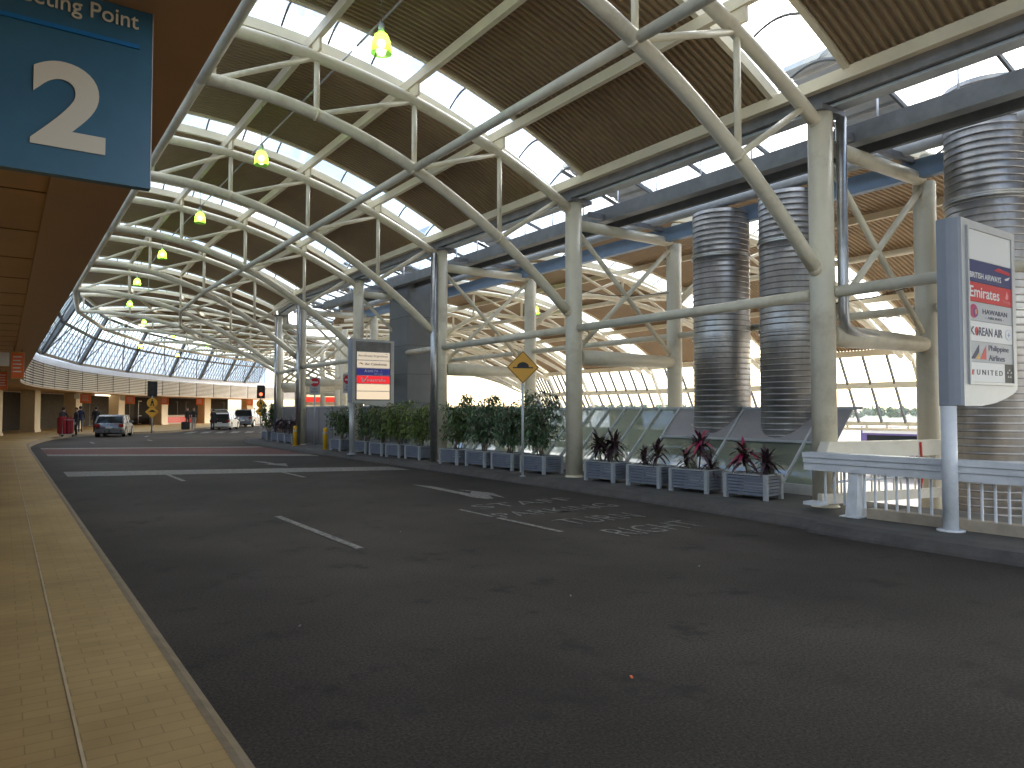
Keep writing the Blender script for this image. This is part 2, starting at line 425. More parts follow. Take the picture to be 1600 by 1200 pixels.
kerbL = [(1.03,-25),(1.03,0),(1.03,10),(1.03,20),(1.03,30),(1.03,37)]
def K(x,s): return P(x,s)[:2]
kerbL += [K(1.15,42),K(1.6,48),K(2.2,53),K(3.2,56),K(5.4,57.8),K(6.8,59.6),K(7.4,62),K(7.4,72),K(7.4,82),K(7.4,92),K(7.4,100)]
def smooth_poly(pts, n=4):
    out = []
    for i in range(len(pts)-1):
        p0 = Vector(pts[max(i-1,0)]); p1 = Vector(pts[i]); p2 = Vector(pts[i+1]); p3 = Vector(pts[min(i+2,len(pts)-1)])
        for j in range(n):
            t = j/n
            out.append(tuple(.5*((2*p1)+(-p0+p2)*t+(2*p0-5*p1+4*p2-p3)*t*t+(-p0+3*p1-3*p2+p3)*t**3)))
    out.append(tuple(pts[-1])); return out
def offset_poly(pts, d):     # positive d to the left of travel
    out = []
    for i,p in enumerate(pts):
        a = Vector(pts[max(i-1,0)]); b = Vector(pts[min(i+1,len(pts)-1)]); t = (b-a).normalized()
        out.append((p[0]-t.y*d, p[1]+t.x*d))
    return out
kl = smooth_poly(kerbL)
def strip(mb, a, b, za, zb):
    for i in range(len(a)-1):
        mb.quad([(*a[i],za),(*b[i],zb),(*b[i+1],zb),(*a[i+1],za)], 0)
fp = MB()
inner = offset_poly(kl, .14)
poly = [(-18,-25)] + inner + [(10,125),(-18,125)]
poly = [(p[0],p[1]) for p in poly]
# footpath laid as a fan of strips towards the facade so it stays one flat sheet
far = [(-18, p[1]) if p[1] < 40 else (p[0]-19*math.cos(min(.9,(p[1]-40)/60)), p[1]+19*math.sin(min(.9,(p[1]-40)/60))) for p in inner]
strip(fp, far, inner, .15, .15)
struct('footpath', fp, PAVE)
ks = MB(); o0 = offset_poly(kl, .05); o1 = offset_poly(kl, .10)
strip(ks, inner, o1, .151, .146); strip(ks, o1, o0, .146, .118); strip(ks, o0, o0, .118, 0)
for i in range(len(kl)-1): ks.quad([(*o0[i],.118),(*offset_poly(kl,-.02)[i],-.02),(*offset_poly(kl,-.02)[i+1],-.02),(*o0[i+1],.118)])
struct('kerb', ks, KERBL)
gr = MB(); gr.box((.326,-25,.151),(.340,38,.154)); struct('paving_joint', gr, pbr('pale_joint', (.33,.26,.16), .7, 0, .2, 5))

isl = [(9.30,-25),(9.36,3),(9.72,6.6),(10.02,10.3),(10.18,18),(10.2,25),(10.24,30),(10.36,37),(10.6,40),(11.0,42),(11.6,43.1),(12.4,43.5)]
il = smooth_poly(isl)
ia = offset_poly(il, -.12); ib = offset_poly(il, -.34)
kk = MB(); strip(kk, ib, ia, .15, .13); strip(kk, ia, il, .13, .035); strip(kk, il, offset_poly(il,.03), .035, -.02)
struct('island_kerb', kk, KERB)
ip = MB(); outer = [(12.44, min(p[1],43.4)) for p in ib]; strip(ip, outer, ib, .146, .15); struct('island_path', ip, ISLE)
ie = MB(); ie.box((12.40,-25,-1.2),(12.46,43.4,.145)); struct('island_edge', ie, CONC)

def on_road(name, polys, mat, z=.008):
    m = MB()
    for p in polys:
        m.quad([(x,y,z) for x,y in p])
    return struct(name, m, mat)
def lane(x,y0,y1,w=.10): return [(x-w/2,y0),(x+w/2,y0),(x+w/2,y1),(x-w/2,y1)]
on_road('white_band', [[(1.42,22.35),(9.75,19.3),(9.75,20.75),(1.42,24.15)]], PAINT)
on_road('white_line', [[(1.42,32.7),(9.85,27.0),(9.85,28.3),(1.42,33.9)],[(1.42,38.4),(10.0,34.7),(10.0,35.5),(1.42,39.5)]], PAINT)
on_road('red_band', [[(1.42,33.9),(9.85,28.3),(10.0,34.7),(1.42,38.4)]], REDP, .007)
on_road('lane_dash', [lane(3.73,8.75,12.15,.11), lane(3.67,19.4,21.6,.11), lane(6.44,18.7,20.7,.11),
        lane(6.6,8.3,9.95,.10), lane(6.6,10.1,11.15,.08),
        lane(3.9,43.5,45.4,.13), lane(6.9,45.5,47,.16),
        [P(6.3,51)[:2],P(6.5,51)[:2],P(6.5,53)[:2],P(6.3,53)[:2]]], PAINT)
on_road('turn_arrow', [[(7.88,15.5),(7.80,13.59),(7.78,13.1),(8.02,13.12),(8.01,13.67),(8.06,14.83)],
        [(7.78,13.1),(7.72,12.54),(7.81,12.15),(7.96,12.14),(8.19,12.69),(8.2,12.09),(8.46,12.94),(8.30,13.7),(8.15,13.98),(8.24,13.45),(8.02,13.12)]], PAINT)
on_road('far_arrow', [[(7.0,25.6),(7.08,23.9),(7.3,23.9),(7.25,25.0)],[(7.08,23.9),(6.9,23.9),(7.25,22.6),(7.6,23.9),(7.3,23.9)]], PAINT)
zeb = []
for i in range(8):
    x = 8.2+i*1.05
    zeb.append([P(x,57.6)[:2],P(x+.55,57.6)[:2],P(x+.55,61.5)[:2],P(x,61.5)[:2]])
on_road('zebra_crossing', zeb, PAINT)
on_road('driveway_line', [[(10.62,31.6),(12.3,31.2),(12.3,31.45),(10.62,31.85)]], PAINT, .158)
for body,x,y,w,h in (('STAFF',6.98,11.0,2.18,.50),('PARKING',6.72,9.88,2.5,.52),('TURN',7.14,8.68,1.52,.56),('RIGHT',7.12,7.48,1.66,.62)):
    o = add_text(None, 'road_lettering', body, PAINT, Matrix.Translation((x,y,.007)), w, h, .002, bold=-.012)
    o['kind'] = 'structure'
# scattered litter specks on the road: tiny scraps of paper
SCRAP = flat('grubby_paper', (.22,.21,.19), .8)
for x,y in ((4.4,5.4),(6.4,5.6),(2.0,5.9),(4.7,9.6),(3.4,3.55)):
    m = MB(); a = random.random()*3; w = .005+.004*random.random(); l = .009+.009*random.random()
    m.hexa([(x+ i*l*math.cos(a)-j*w*math.sin(a), y+i*l*math.sin(a)+j*w*math.cos(a), .009+k*.006+ .004*i) for k in (0,1) for i,j in ((-1,-1),(1,-1),(1,1),(-1,1))])
    tag(m.build('paper_scrap', SCRAP if x != 3.4 else ORANGE), 'tiny scrap of litter lying on the dark asphalt', 'litter', 'litter on the road')

# lower level outside + landscape
lr = MB(); lr.box((29.5,-60,-1.24),(37.5,140,-1.2)); struct('lower_road', lr, pbr('lower_road_concrete', (.16,.15,.135), .85, 0, .15, .6))
fl = MB(); fl.box((12.47,-25,-1.245),(29.4,120,-1.19)); struct('lower_concourse_floor', fl, pbr('lower_floor', (.34,.31,.27), .8, 0, .15, .8))
hl = MB()
def hill(u,w):
    x = 240+w*160; y = -200+u*1100
    h = -1.3+(math.sin(u*17)+math.sin(u*41+2)*.5+1.5)*.7*math.sin(min(1,w*1.6)*PI/2)
    return (x+30*math.sin(u*9), y, h)
hl.grid(hill, [i/80 for i in range(81)], [0,.15,.35,.6,1], 0, True)
struct('far_hills', hl, pbr('hill_green', (.07,.095,.055), .9, 0, .3, .04))
wd = MB(); rnd = random.Random(3)
for i in range(700):
    u = rnd.random(); w = rnd.random()*.6
    c = Vector(hill(u,w)); R_ = 1.0+rnd.random()*1.5
    for j in range(40):
        d = Vector((rnd.gauss(0,1),rnd.gauss(0,1),rnd.gauss(0,.8))).normalized()*R_*(.6+.4*rnd.random())
        q = c+d+Vector((0,0,R_*.9)); s1 = Vector((rnd.gauss(0,1),rnd.gauss(0,1),rnd.gauss(0,1))).normalized()*R_*.3
        s2 = d.cross(s1).normalized()*R_*.3
        wd.quad([q-s1-s2,q+s1-s2,q+s1+s2,q-s1+s2])
tag(wd.build('far_woodland', pbr('far_leaf', (.075,.105,.055), .8, 0, .3, .3, island=.4)), 'distant band of green treetops seen through the far glazing', 'woodland', kind='stuff')

# ------------------------------------------------------------------ terminal building
tb = thing('terminal_building', 'long brown-soffited terminal building with louvred fascia curving away to the right', 'terminal', (-2,20,.15))
so = MB()
ss = [-12,0,10,20,30,40]+[40+3*i for i in range(1,21)]
so.grid(lambda s,x: P(x,s,3.13), ss, [-9,-4,.22]); so.build('soffit', BROWN, tb)
sm_ = MB()
for s in [(-12+1.25*i) for i in range(42)]:
    a = P(-8,s,3.126); b = P(.2,s,3.126); sm_.beam(a,b,.012,.006)
for x in (-1.0,-2.2,-3.4): 
    for i in range(len(ss)-1): sm_.beam(P(x,ss[i],3.126),P(x,ss[i+1],3.126),.012,.006)
sm_.build('soffit_seams', SEAM, tb)
fa = MB()
for i in range(len(ss)-1):
    s0,s1 = ss[i],ss[i+1]
    fa.hexa([P(.20,s0,3.085),P(.615,s0,3.085),P(.615,s1,3.085),P(.20,s1,3.085),P(.20,s0,3.15),P(.615,s0,3.15),P(.615,s1,3.15),P(.20,s1,3.15)])
fa.build('fascia_beam', FASC, tb)
rf = MB()
for i in range(len(ss)-1):
    s0,s1 = ss[i],ss[i+1]
    rf.hexa([P(-9,s0,3.3),P(.2,s0,3.3),P(.2,s1,3.3),P(-9,s1,3.3),P(-9,s0,3.6),P(.2,s0,3.6),P(.2,s1,3.6),P(-9,s1,3.6)])
rf.build('roof', DARKST, tb)
up = MB()
for i in range(len(ss)-1):
    s0,s1 = ss[i],ss[i+1]
    n = 8
    for j in range(n):
        a = s0+(s1-s0)*j/n; b = s0+(s1-s0)*(j+.82)/n; c = s0+(s1-s0)*(j+1)/n
        up.hexa([P(-5.4,a,3.6),P(-5.0,a,3.6),P(-5.0,b,3.6),P(-5.4,b,3.6),P(-5.4,a,8.7),P(-5.0,a,8.7),P(-5.0,b,8.7),P(-5.4,b,8.7)])
        up.hexa([P(-5.4,b,3.6),P(-5.08,b,3.6),P(-5.08,c,3.6),P(-5.4,c,3.6),P(-5.4,b,8.7),P(-5.08,b,8.7),P(-5.08,c,8.7),P(-5.4,c,8.7)])
up.build('upper_wall', CLAD, tb)
# louvre panels along the canopy edge
ls = [-8+3.0*i for i in range(37)]
for i in range(len(ls)-1):
    s0,s1 = ls[i]+.04, ls[i+1]-.04
    m = MB()
    m.hexa([P(.40,s0,3.16),P(.43,s0,3.16),P(.43,s1,3.16),P(.40,s1,3.16),P(.40,s0,4.62),P(.43,s0,4.62),P(.43,s1,4.62),P(.40,s1,4.62)],1)
    for j in range(10):
        z = 3.18+j*.145
        m.hexa([P(.47,s0,z+.05),P(.59,s0,z),P(.59,s1,z),P(.47,s1,z+.05),P(.47,s0,z+.085),P(.59,s0,z+.085),P(.59,s1,z+.085),P(.47,s1,z+.085)],0)
    m.hexa([P(.435,s0-.035,3.155),P(.60,s0-.035,3.155),P(.60,s0+.0,3.155),P(.435,s0+.0,3.155),P(.435,s0-.035,4.62),P(.60,s0-.035,4.62),P(.60,s0+.0,4.62),P(.435,s0+.0,4.62)],1)
    o = m.build('louvre_panel', [LOUV, LOUVD], tb)
    c = MB()
    for j in range(4):
        z = 4.64+j*.115; x = .60-.03*j
        c.hexa([P(.3,s0-.04,z),P(x,s0-.04,z),P(x,s1+.04,z),P(.3,s1+.04,z),P(.3,s0-.04,z+.105),P(x-.03,s0-.04,z+.105),P(x-.03,s1+.04,z+.105),P(.3,s1+.04,z+.105)])
    c.build('louvre_cap', LOUVW, tb)
# ground floor: pillars, shopfronts, doors
rnd = random.Random(11)
pil_s = [-4+7*i for i in range(15)]
for s in pil_s:
    m = MB()
    m.hexa([P(-2.5,s-.5,.15),P(-1.6,s-.5,.15),P(-1.6,s+.5,.15),P(-2.5,s+.5,.15),P(-2.5,s-.5,3.12),P(-1.6,s-.5,3.12),P(-1.6,s+.5,3.12),P(-2.5,s+.5,3.12)])
    m.hexa([P(-2.55,s-.55,.15),P(-1.55,s-.55,.15),P(-1.55,s+.55,.15),P(-2.55,s+.55,.15),P(-2.55,s-.55,.32),P(-1.55,s-.55,.32),P(-1.55,s+.55,.32),P(-2.55,s+.55,.32)])
    m.build('pillar', PILLAR, tb)
WARMLIT = emit('lit_shop_interior', (1,.82,.55), .55)
COOLLIT = emit('lit_white_interior', (.9,.95,1), .5)
REDLIT = emit('red_shop_band', (.7,.03,.012), .22)
for i,s in enumerate(pil_s[:-1]):
    s0,s1 = s, s+7
    w = MB()
    w.hexa([P(-5.2,s0,.15),P(-5.0,s0,.15),P(-5.0,s1,.15),P(-5.2,s1,.15),P(-5.2,s0,3.1),P(-5.0,s0,3.1),P(-5.0,s1,3.1),P(-5.2,s1,3.1)])
    w.build('wall', [pbr('shop_wall_%d'%i, rnd.choice([(.018,.015,.012),(.024,.02,.016),(.045,.038,.03)]), .95)], tb)
    nb = 3
    for j in range(nb):
        a = s0+.55+j*2.0; b = a+1.8
        f = MB()
        for (x,y) in ((a,a+.07),(b-.07,b)): f.hexa([P(-4.99,x,.2),P(-4.93,x,.2),P(-4.93,y,.2),P(-4.99,y,.2),P(-4.99,x,2.7),P(-4.93,x,2.7),P(-4.93,y,2.7),P(-4.99,y,2.7)])
        for z in (.2,1.05,2.62): f.hexa([P(-4.99,a+.07,z),P(-4.94,a+.07,z),P(-4.94,b-.07,z),P(-4.99,b-.07,z),P(-4.99,a+.07,z+.07),P(-4.94,a+.07,z+.07),P(-4.94,b-.07,z+.07),P(-4.99,b-.07,z+.07)])
        fr = f.build('window_frame', WHITEFR if (i*3+j)%4 == 0 else DKFRAME, tb)
        p = MB(); p.hexa([P(-4.985,a+.07,.27),P(-4.965,a+.07,.27),P(-4.965,b-.07,.27),P(-4.985,b-.07,.27),P(-4.985,a+.07,2.62),P(-4.965,a+.07,2.62),P(-4.965,b-.07,2.62),P(-4.985,b-.07,2.62)])
        lit = DARKGL
        if i >= 12: lit = COOLLIT if j != 1 else DARKGL
        p.build('pane', lit, fr)
# lit shop counter band seen below the canopy on the curve
m = MB(); m.hexa([P(-3.3,80.0,.15),P(-2.9,80.0,.15),P(-2.9,88,.15),P(-3.3,88,.15),P(-3.3,80.0,1.15),P(-2.9,80.0,1.15),P(-2.9,88,1.15),P(-3.3,88,1.15)])
ct = tag(m.build('shop_counter', CONC), 'long shop counter with glowing red lettering band under the curved canopy', 'counter')
m = MB(); m.hexa([P(-2.89,80.3,.3),P(-2.87,80.3,.3),P(-2.87,87.6,.3),P(-2.89,87.6,.3),P(-2.89,80.3,.95),P(-2.87,80.3,.95),P(-2.87,87.6,.95),P(-2.89,87.6,.95)])
m.build('red_sign_band', REDLIT, ct)

# ------------------------------------------------------------------ glazed wall above the louvres (one bay per pair of trusses)
def gw(t, k, out=0):        # t: 0 at louvre cap, 1 under the roof edge
    q0 = Vector(W(2.74,k,0)); L0 = lerp2(Lp,k); C0 = lerp2(Cp,k); n = (L0-C0).normalized()
    x = 2.08*(1-t) + out
    return Vector((L0.x+n.x*x, L0.y+n.y*x, 5.08+ (8.42-5.08)*t))
for k in range(NT-1):
    gl = thing('glazed_wall_bay', 'leaning glazed wall bay with close mullions between louvres and roof, %s from the camera' % ORD[max(0,k-1)] if k else 'leaning glazed wall bay behind the photographer', 'glazing', tuple(gw(0,k+.5)), 0, 'leaning glazed bays above the louvres')
    m = MB()
    m.quad([gw(0,k),gw(0,k+1),gw(1,k+1),gw(1,k)]); m.build('pane', GLWALL, gl)
    b = MB(); nb = 10
    for j in range(1,nb):
        f = k+j/nb; b.beam(gw(.01,f,-.03),gw(.99,f,-.03),.04,.06, up=(0,0,1))
    for t in (.15,.3,.45): b.beam(gw(t,k,-.03),gw(t,k+1,-.03),.03,.03)
    b.build('mullions', WALLBAR, gl)
    for t_ in (0,.56,1):
        b = MB(); b.beam(gw(t_,k,-.06),gw(t_,k+1,-.06),.13,.16); b.build('rail', BARS, gl)
    b = MB(); b.beam(gw(0,k,-.12),gw(1,k,-.12),.22,.24)
    b.build('frame_post', BARS, gl)
    for f_ in (0,.85):
        b = MB(); b.tube([gw(.02,k+f_,-.22),gw(.98,k+.42,-.22)],.04,8); b.build('brace', BARS, gl)

# ------------------------------------------------------------------ trusses
def truss_parts(parent, F, xs_top, xs_bot, nodes, zt, zb, diags, rt=.115, rb=.115, rv=.055):
    m = MB(); m.tube([F(x,zt(x)) for x in xs_top], rt, 12); m.build('top_chord', CREAM, parent)
    m = MB(); m.tube([F(x,zb(x)) for x in xs_bot], rb, 12); m.build('bottom_chord', CREAM, parent)
    for x in nodes:
        m = MB(); m.tube([F(x,zb(x)),F(x,zt(x))], rv, 10); m.build('truss_post', CREAM, parent)
    for a,b in diags:
        m = MB(); m.tube([F(a,zb(a)),F(b,zt(b))], rv, 10); m.build('diagonal', CREAM, parent)
def span(a,b,n): return [a+(b-a)*i/n for i in range(n+1)]
for k in range(0, NT):
    lab = 'cream curved tubular truss spanning the road, %s from the camera' % ORD[max(0,k-1)] if k else 'cream curved truss behind the photographer'
    t = thing('roof_truss', lab, 'truss', W(11.0,k,4.0), 0, 'curved trusses over the road')
    truss_parts(t, lambda x,z: W(x,k,z), span(2.5,11.12,20), span(2.74,11.02,20), (2.95,4.84,6.93,9.06), ztop, zbot, ((2.95,4.84),(4.84,6.93),(6.93,9.06),(9.06,10.75)))
    for x,z in ((6.93,zbot(6.93)),(11.0,zbot(11.0)),(11.05,ztop(11.05))):
        m = MB(); m.ball(Vector(W(x,k,z)), .122, 12, 8); m.build('joint', CREAM2, t)
    if 1 <= k <= 7:
        for x in (4.84,6.93,9.06):
            m = MB(); a = Vector(W(x,k-.03,ztop(x)+.20)); b = Vector(W(x,k+.03,ztop(x)+.20)); m.beam(a,b,.05,.24); m.build('cleat', CREAM2, t)
            m = MB(); p = Vector(W(x,k,zbot(x))); d = (Vector(W(x+.1,k,zbot(x+.1)))-p).normalized(); m.tube([p-d*.02,p+d*.02],.128,14); m.build('collar', CREAM2, t)

# roof decks + purlins per bay
def deck_bay(F, x0, x1, zfun, k, parent, nx=16, ribs=36, lo=.115, hi=DK, name='roof_deck'):
    m = MB(); xs = span(x0,x1,nx)
    vs = []
    for i in range(ribs):
        for f,h in ((0,0),(.30,0),(.42,1),(.88,1)):
            vs.append((k+lo+(1-lo-hi)*(i+f)/ribs, h))
    vs.append((k+1-hi,0))
    n0 = len(m.v)
    for x in xs:
        for f,h in vs: m.v.append(F(x,f,zfun(x)+h*.05))
    nv = len(vs)
    for i in range(len(xs)-1):
        for j in range(nv-1):
            a = n0+i*nv+j; m.f.append((a,a+1,a+nv+1,a+nv)); m.m.append(0); m.s.append(False)
    # flat outer sheet
    m.grid(lambda x,f: F(x,f,zfun(x)+.16), xs, [k+lo,k+1-hi])
    for kk in (k+lo,k+1-hi):     # closing edge trim
        for i in range(nx):
            m.hexa([F(xs[i],kk-.008,zfun(xs[i])-.04),F(xs[i],kk+.008,zfun(xs[i])-.04),F(xs[i+1],kk+.008,zfun(xs[i+1])-.04),F(xs[i+1],kk-.008,zfun(xs[i+1])-.04),
                    F(xs[i],kk-.008,zfun(xs[i])+.165),F(xs[i],kk+.008,zfun(xs[i])+.165),F(xs[i+1],kk+.008,zfun(xs[i+1])+.165),F(xs[i+1],kk-.008,zfun(xs[i+1])+.165)],1)
    return m.build(name, [DECK, CREAM2], parent)
for k in range(NT-1):
    lab = 'brown ribbed roof deck of the road canopy, %s bay from the camera' % ORD[k]
    rb = thing('roof_bay', lab, 'roof', W(7,k+.5,8.5), 0, 'ribbed roof bays over the road')
    deck_bay(W, 2.45, 11.05, zdeck, k, rb, ribs=38 if k < 6 else 24)
    for x in (4.84,6.93,9.06):
        m = MB(); z = zdeck(x)-.13
        m.beam(W(x,k,z),W(x,k+1,z),.11,.20); m.build('purlin', CREAM2, rb)
    m = MB(); z = zdeck(10.98)-.06; m.beam(W(10.98,k,z),W(10.98,k+1,z),.14,.20); m.build('edge_beam', CREAM2, rb)
    m = MB(); z = zdeck(2.5)-.08; m.beam(W(2.5,k,z),W(2.5,k+1,z),.16,.22); m.build('edge_beam', CREAM2, rb)
# rooflights at each truss
def rooflight(F, x0, x1, zfun, k, label, group, bars=9):
    sl = thing('rooflight', label, 'skylight', F((x0+x1)/2,k,zfun((x0+x1)/2)), 0, group)
    xs = span(x0,x1,18); bul = lambda f: .22*math.cos(f/DK*PI/2)
    m = MB(); m.grid(lambda x,f: F(x,k+f,zfun(x)+.17+bul(f)), xs, [DK*(-1+i/3) for i in range(6)]+[.115], 0, True); m.build('pane', GLSKY, sl)
    for i in range(bars+1):
        x = x0+(x1-x0)*i/bars
        m = MB(); m.tube([F(x,k+DK*(-1+j/5),zfun(x)+.15+bul(DK*(-1+j/5))) for j in range(11)], .022, 6)
        m.build('glazing_bar', BARS, sl)
for k in range(0,NT):
    rooflight(W, 2.45, 11.0, zdeck, max(0,min(k,NT-1)), 'curved strip rooflight above the %s truss over the road' % ORD[max(0,k-1)] if k else 'curved strip rooflight above the photographer', 'strip rooflights over the road')

# longitudinal tie tubes
for k in range(NT-1):
    for x,z,r,w in ((6.93,zbot(6.93),.085,'mid-span'),(2.74,zbot(2.74)-.02,.12,'terminal-side')):
        m = MB(); m.tube([W(x,k,z),W(x,k+1,z)], r, 12)
        tag(m.build('tie_tube', CREAM), '%s cream tie tube linking the trusses, %s bay from the camera' % (w, ORD[k]), 'tie tube', 'tie tubes between trusses')

# gutter along the column heads
for k in range(0,NT-1):
    gt = thing('box_gutter', 'dark steel box gutter along the column heads, %s bay from the camera' % ORD[k], 'gutter', W(11.3,k+.5,6.7), 0, 'box gutters along the column heads')
    m = MB(); a = Vector(V(11.42,k,6.99)); b = Vector(V(11.42,k+1,6.99)); m.beam(a,b,.52,.28); m.build('trough', DARKST, gt)
    m = MB(); m.beam(V(11.13,k,7.17),V(11.13,k+1,7.17),.06,.07); m.build('lip', CREAM2, gt)
    m = MB(); m.beam(V(11.42,k,6.82),V(11.42,k+1,6.82),.30,.05); m.build('soffit_strip', GREYBEAM, gt)

# columns: front row and back row
def column(name, label, x, k, zt, group, fn=V):
    p = fn(x,k,.15 if x < 12 else -1.18)
    t = thing(name, label, 'column', p, 0, group)
    z0 = p[2]
    m = MB(); m.lathe([(.20,0),(.20,zt-z0)], p, 28); m.build('shaft', CREAM, t)
    m = MB(); m.lathe([(.222,0),(.222,.015),(.206,.016),(.203,.05)], p, 24); m.build('base_plate', CREAM2, t)
    return t
for k in range(1,NT-1):
    t = column('steel_column', 'cream round steel column at the kerb side, %s from the camera' % ORD[k-1] if k > 1 else 'cream round column behind the camera position', 11.2, k, 6.70, 'front row of cream columns')
    m = MB(); p = V(11.2,k,6.55); m.box((p[0]-.24,p[1]-.2,6.70),(p[0]+.42,p[1]+.2,6.785)); m.build('head_plate', DARKST, t)
    t = column('steel_column', 'cream round steel column of the back row, %s from the camera' % ORD[k-1] if k > 1 else 'cream back column behind the camera position', 14.65, k, 6.15, 'back row of cream columns')
    # cross frame between the rows
    cf = thing('cross_frame', 'cream cross braced tube frame between the column rows, %s from the camera' % ORD[k-1] if k > 1 else 'cream cross braced frame behind the camera position', 'bracing', V(12.9,k,3), 0, 'cross braced frames between the column rows')
    m = MB(); m.tube([V(11.38,k,6.2),V(14.5,k,6.2)],.13,14); m.build('top_tube', CREAM, cf)
    m = MB(); m.tube([V(11.38,k,3.0),V(11.9,k,3.0),V(14.5,k,3.0)],[.19,.19,.15],14); m.build('bottom_tube', CREAM, cf)
    m = MB(); m.tube([V(11.38,k,6.0),V(14.5,k,3.2)],.06,10); m.build('brace', CREAM, cf)
    m = MB(); m.tube([V(11.38,k,3.25),V(14.5,k,6.0)],.06,10); m.build('brace', CREAM, cf)
for k in range(0,NT-2):
    for x,z,r,w in ((11.2,3.68,.095,'front'),(14.65,3.70,.085,'back')):
        a = Vector(V(x,k,z)); b = Vector(V(x,k+1,z))
        if w == 'front' and k == 1: a = Vector((14.5,.75,4.25)); b = Vector((11.2,7.1,3.68))
        if w == 'front' and k == 4: b = Vector((12.75,25.6,3.94))
        d = (b-a).normalized()*.2
        m = MB(); m.tube([a+d,b-d], r, 12)
        tag(m.build('tie_tube', CREAM), 'cream tube at mid height linking the %s columns, %s bay from the camera' % (w, ORD[k]), 'tie tube', 'mid height column tie tubes')

# ------------------------------------------------------------------ second vault
for k in range(0,NT-1):
    t = thing('roof_truss', 'cream curved truss of the outer vault, %s from the camera' % ORD[max(0,k-1)] if k else 'outer vault truss behind the photographer', 'truss', V(14.9,k,4.0), 0, 'curved trusses of the outer vault')
    truss_parts(t, lambda x,z: V(x,k,z), span(14.65,26.9,20), span(14.85,26.2,20), (16.4,18.9,21.4,23.9), z2top, z2bot, ((18.9,16.4),(21.4,18.9),(23.9,21.4),(16.4,18.9),(18.9,21.4),(21.4,23.9)), .10,.095,.05)
for k in range(NT-2):
    rb = thing('roof_bay', 'brown ribbed roof deck of the outer vault, %s bay from the camera' % ORD[k], 'roof', V(20,k+.5,6), 0, 'ribbed roof bays of the outer vault')
    deck_bay(V, 14.3, 26.9, z2deck, k, rb, ribs=38 if k < 6 else 20, name='roof_deck')
    for x in (16.4,18.9,21.4,23.9):
        m = MB(); z = z2deck(x)-.13; m.beam(V(x,k,z),V(x,k+1,z),.11,.18); m.build('purlin', CREAM2, rb)
    m = MB(); z = z2deck(26.85)-.1; m.beam(V(26.85,k,z),V(26.85,k+1,z),.14,.2); m.build('edge_beam', CREAM2, rb)
for k in range(0,NT-1):
    rooflight(V, 14.3, 26.85, z2deck, k, 'curved strip rooflight above the %s outer vault truss' % ORD[max(0,k-1)] if k else 'outer vault rooflight above the photographer', 'strip rooflights of the outer vault', 11)
for k in range(NT-2):
    m = MB(); m.tube([V(18.9,k,z2bot(18.9)),V(18.9,k+1,z2bot(18.9))],.07,10)
    tag(m.build('tie_tube', CREAM), 'slim cream tie tube under the outer vault, %s bay from the camera' % ORD[k], 'tie tube', 'outer vault tie tubes')
# outer glazing
def og(t,k,out=0):
    z = z2deck(26.85)-.15; return V(26.95+1.35*t+out,k,z+(1.2-z)*t)
for k in range(NT-2):
    gl = thing('outer_glazing_bay', 'sloping clear glazed bay at the far side of the outer vault, %s from the camera' % ORD[k], 'glazing', og(1,k+.5), 0, 'sloping glazed bays of the outer vault')
    m = MB(); m.quad([og(0,k),og(0,k+1),og(1,k+1),og(1,k)]); m.build('pane', GLWALL, gl)
    m = MB()
    for j in range(1,7): m.beam(og(.01,k+j/7,-.03),og(.99,k+j/7,-.03),.07,.10)
    m.build('mullions', BARS, gl)
    for t,h in ((.0,.16),(.44,.24),(1,.16)):
        m = MB(); m.beam(og(t,k,-.05),og(t,k+1,-.05),.10,h); m.build('rail', CREAM, gl)
    m = MB(); m.beam(V(28.2,k,.98),V(28.2,k+1,.98),.16,.10); m.build('sill_beam', CREAM, gl)
    m = MB(); m.beam(og(0,k,-.08),og(1,k,-.08),.10,.14); m.build('frame_post', CREAM, gl)
    m = MB()
    for j in range(8): m.beam(V(28.2,k+j/8,1.14),V(28.2,k+j/8,.95),.07,.07)
    m.build('brackets', CREAM, gl)

# ------------------------------------------------------------------ void between the vaults: glazed link roof, beams, pipes
for k in range(0,9):
    lk = thing('link_roof_bay', 'glazed link roof with a ribbed strip between the vaults, %s bay from the camera' % ORD[k], 'roof', V(13.2,k+.5,7.6), 0, 'glazed link roof bays')
    zl = lambda x: 7.95-.30*(x-11.7)
    m = MB()
    m.quad([V(11.7,k+.17,zl(11.7)),V(14.7,k+.17,zl(14.7)),V(14.7,k+.97,zl(14.7)),V(11.7,k+.97,zl(11.7))]); m.build('pane', GLSKY, lk)
    m = MB()
    for i in range(10):
        x0 = 11.7+.3*i; 
        m.hexa([V(x0,k-.02,zl(x0)),V(x0+.18,k-.02,zl(x0+.18)),V(x0+.18,k+.16,zl(x0+.18)),V(x0,k+.16,zl(x0)),V(x0,k-.02,zl(x0)+.1),V(x0+.18,k-.02,zl(x0+.18)+.1),V(x0+.18,k+.16,zl(x0+.18)+.1),V(x0,k+.16,zl(x0)+.1)])
        m.hexa([V(x0+.18,k-.02,zl(x0)+.02),V(x0+.3,k-.02,zl(x0+.3)+.02),V(x0+.3,k+.16,zl(x0+.3)+.02),V(x0+.18,k+.16,zl(x0)+.02),V(x0+.18,k-.02,zl(x0)+.06),V(x0+.3,k-.02,zl(x0+.3)+.06),V(x0+.3,k+.16,zl(x0+.3)+.06),V(x0+.18,k+.16,zl(x0)+.06)])
    m.build('ribbed_strip', GREYBEAM, lk)
    for f in (.17,.43,.70,.97):
        m = MB(); m.beam(V(11.7,k+f,zl(11.7)-.04),V(14.7,k+f,zl(14.7)-.04),.05,.08); m.build('glazing_bar', BARS, lk)
wk = thing('maintenance_walkway', 'grey steel walkway with handrail posts running above the ducts', 'walkway', (12.3,10,6.5))
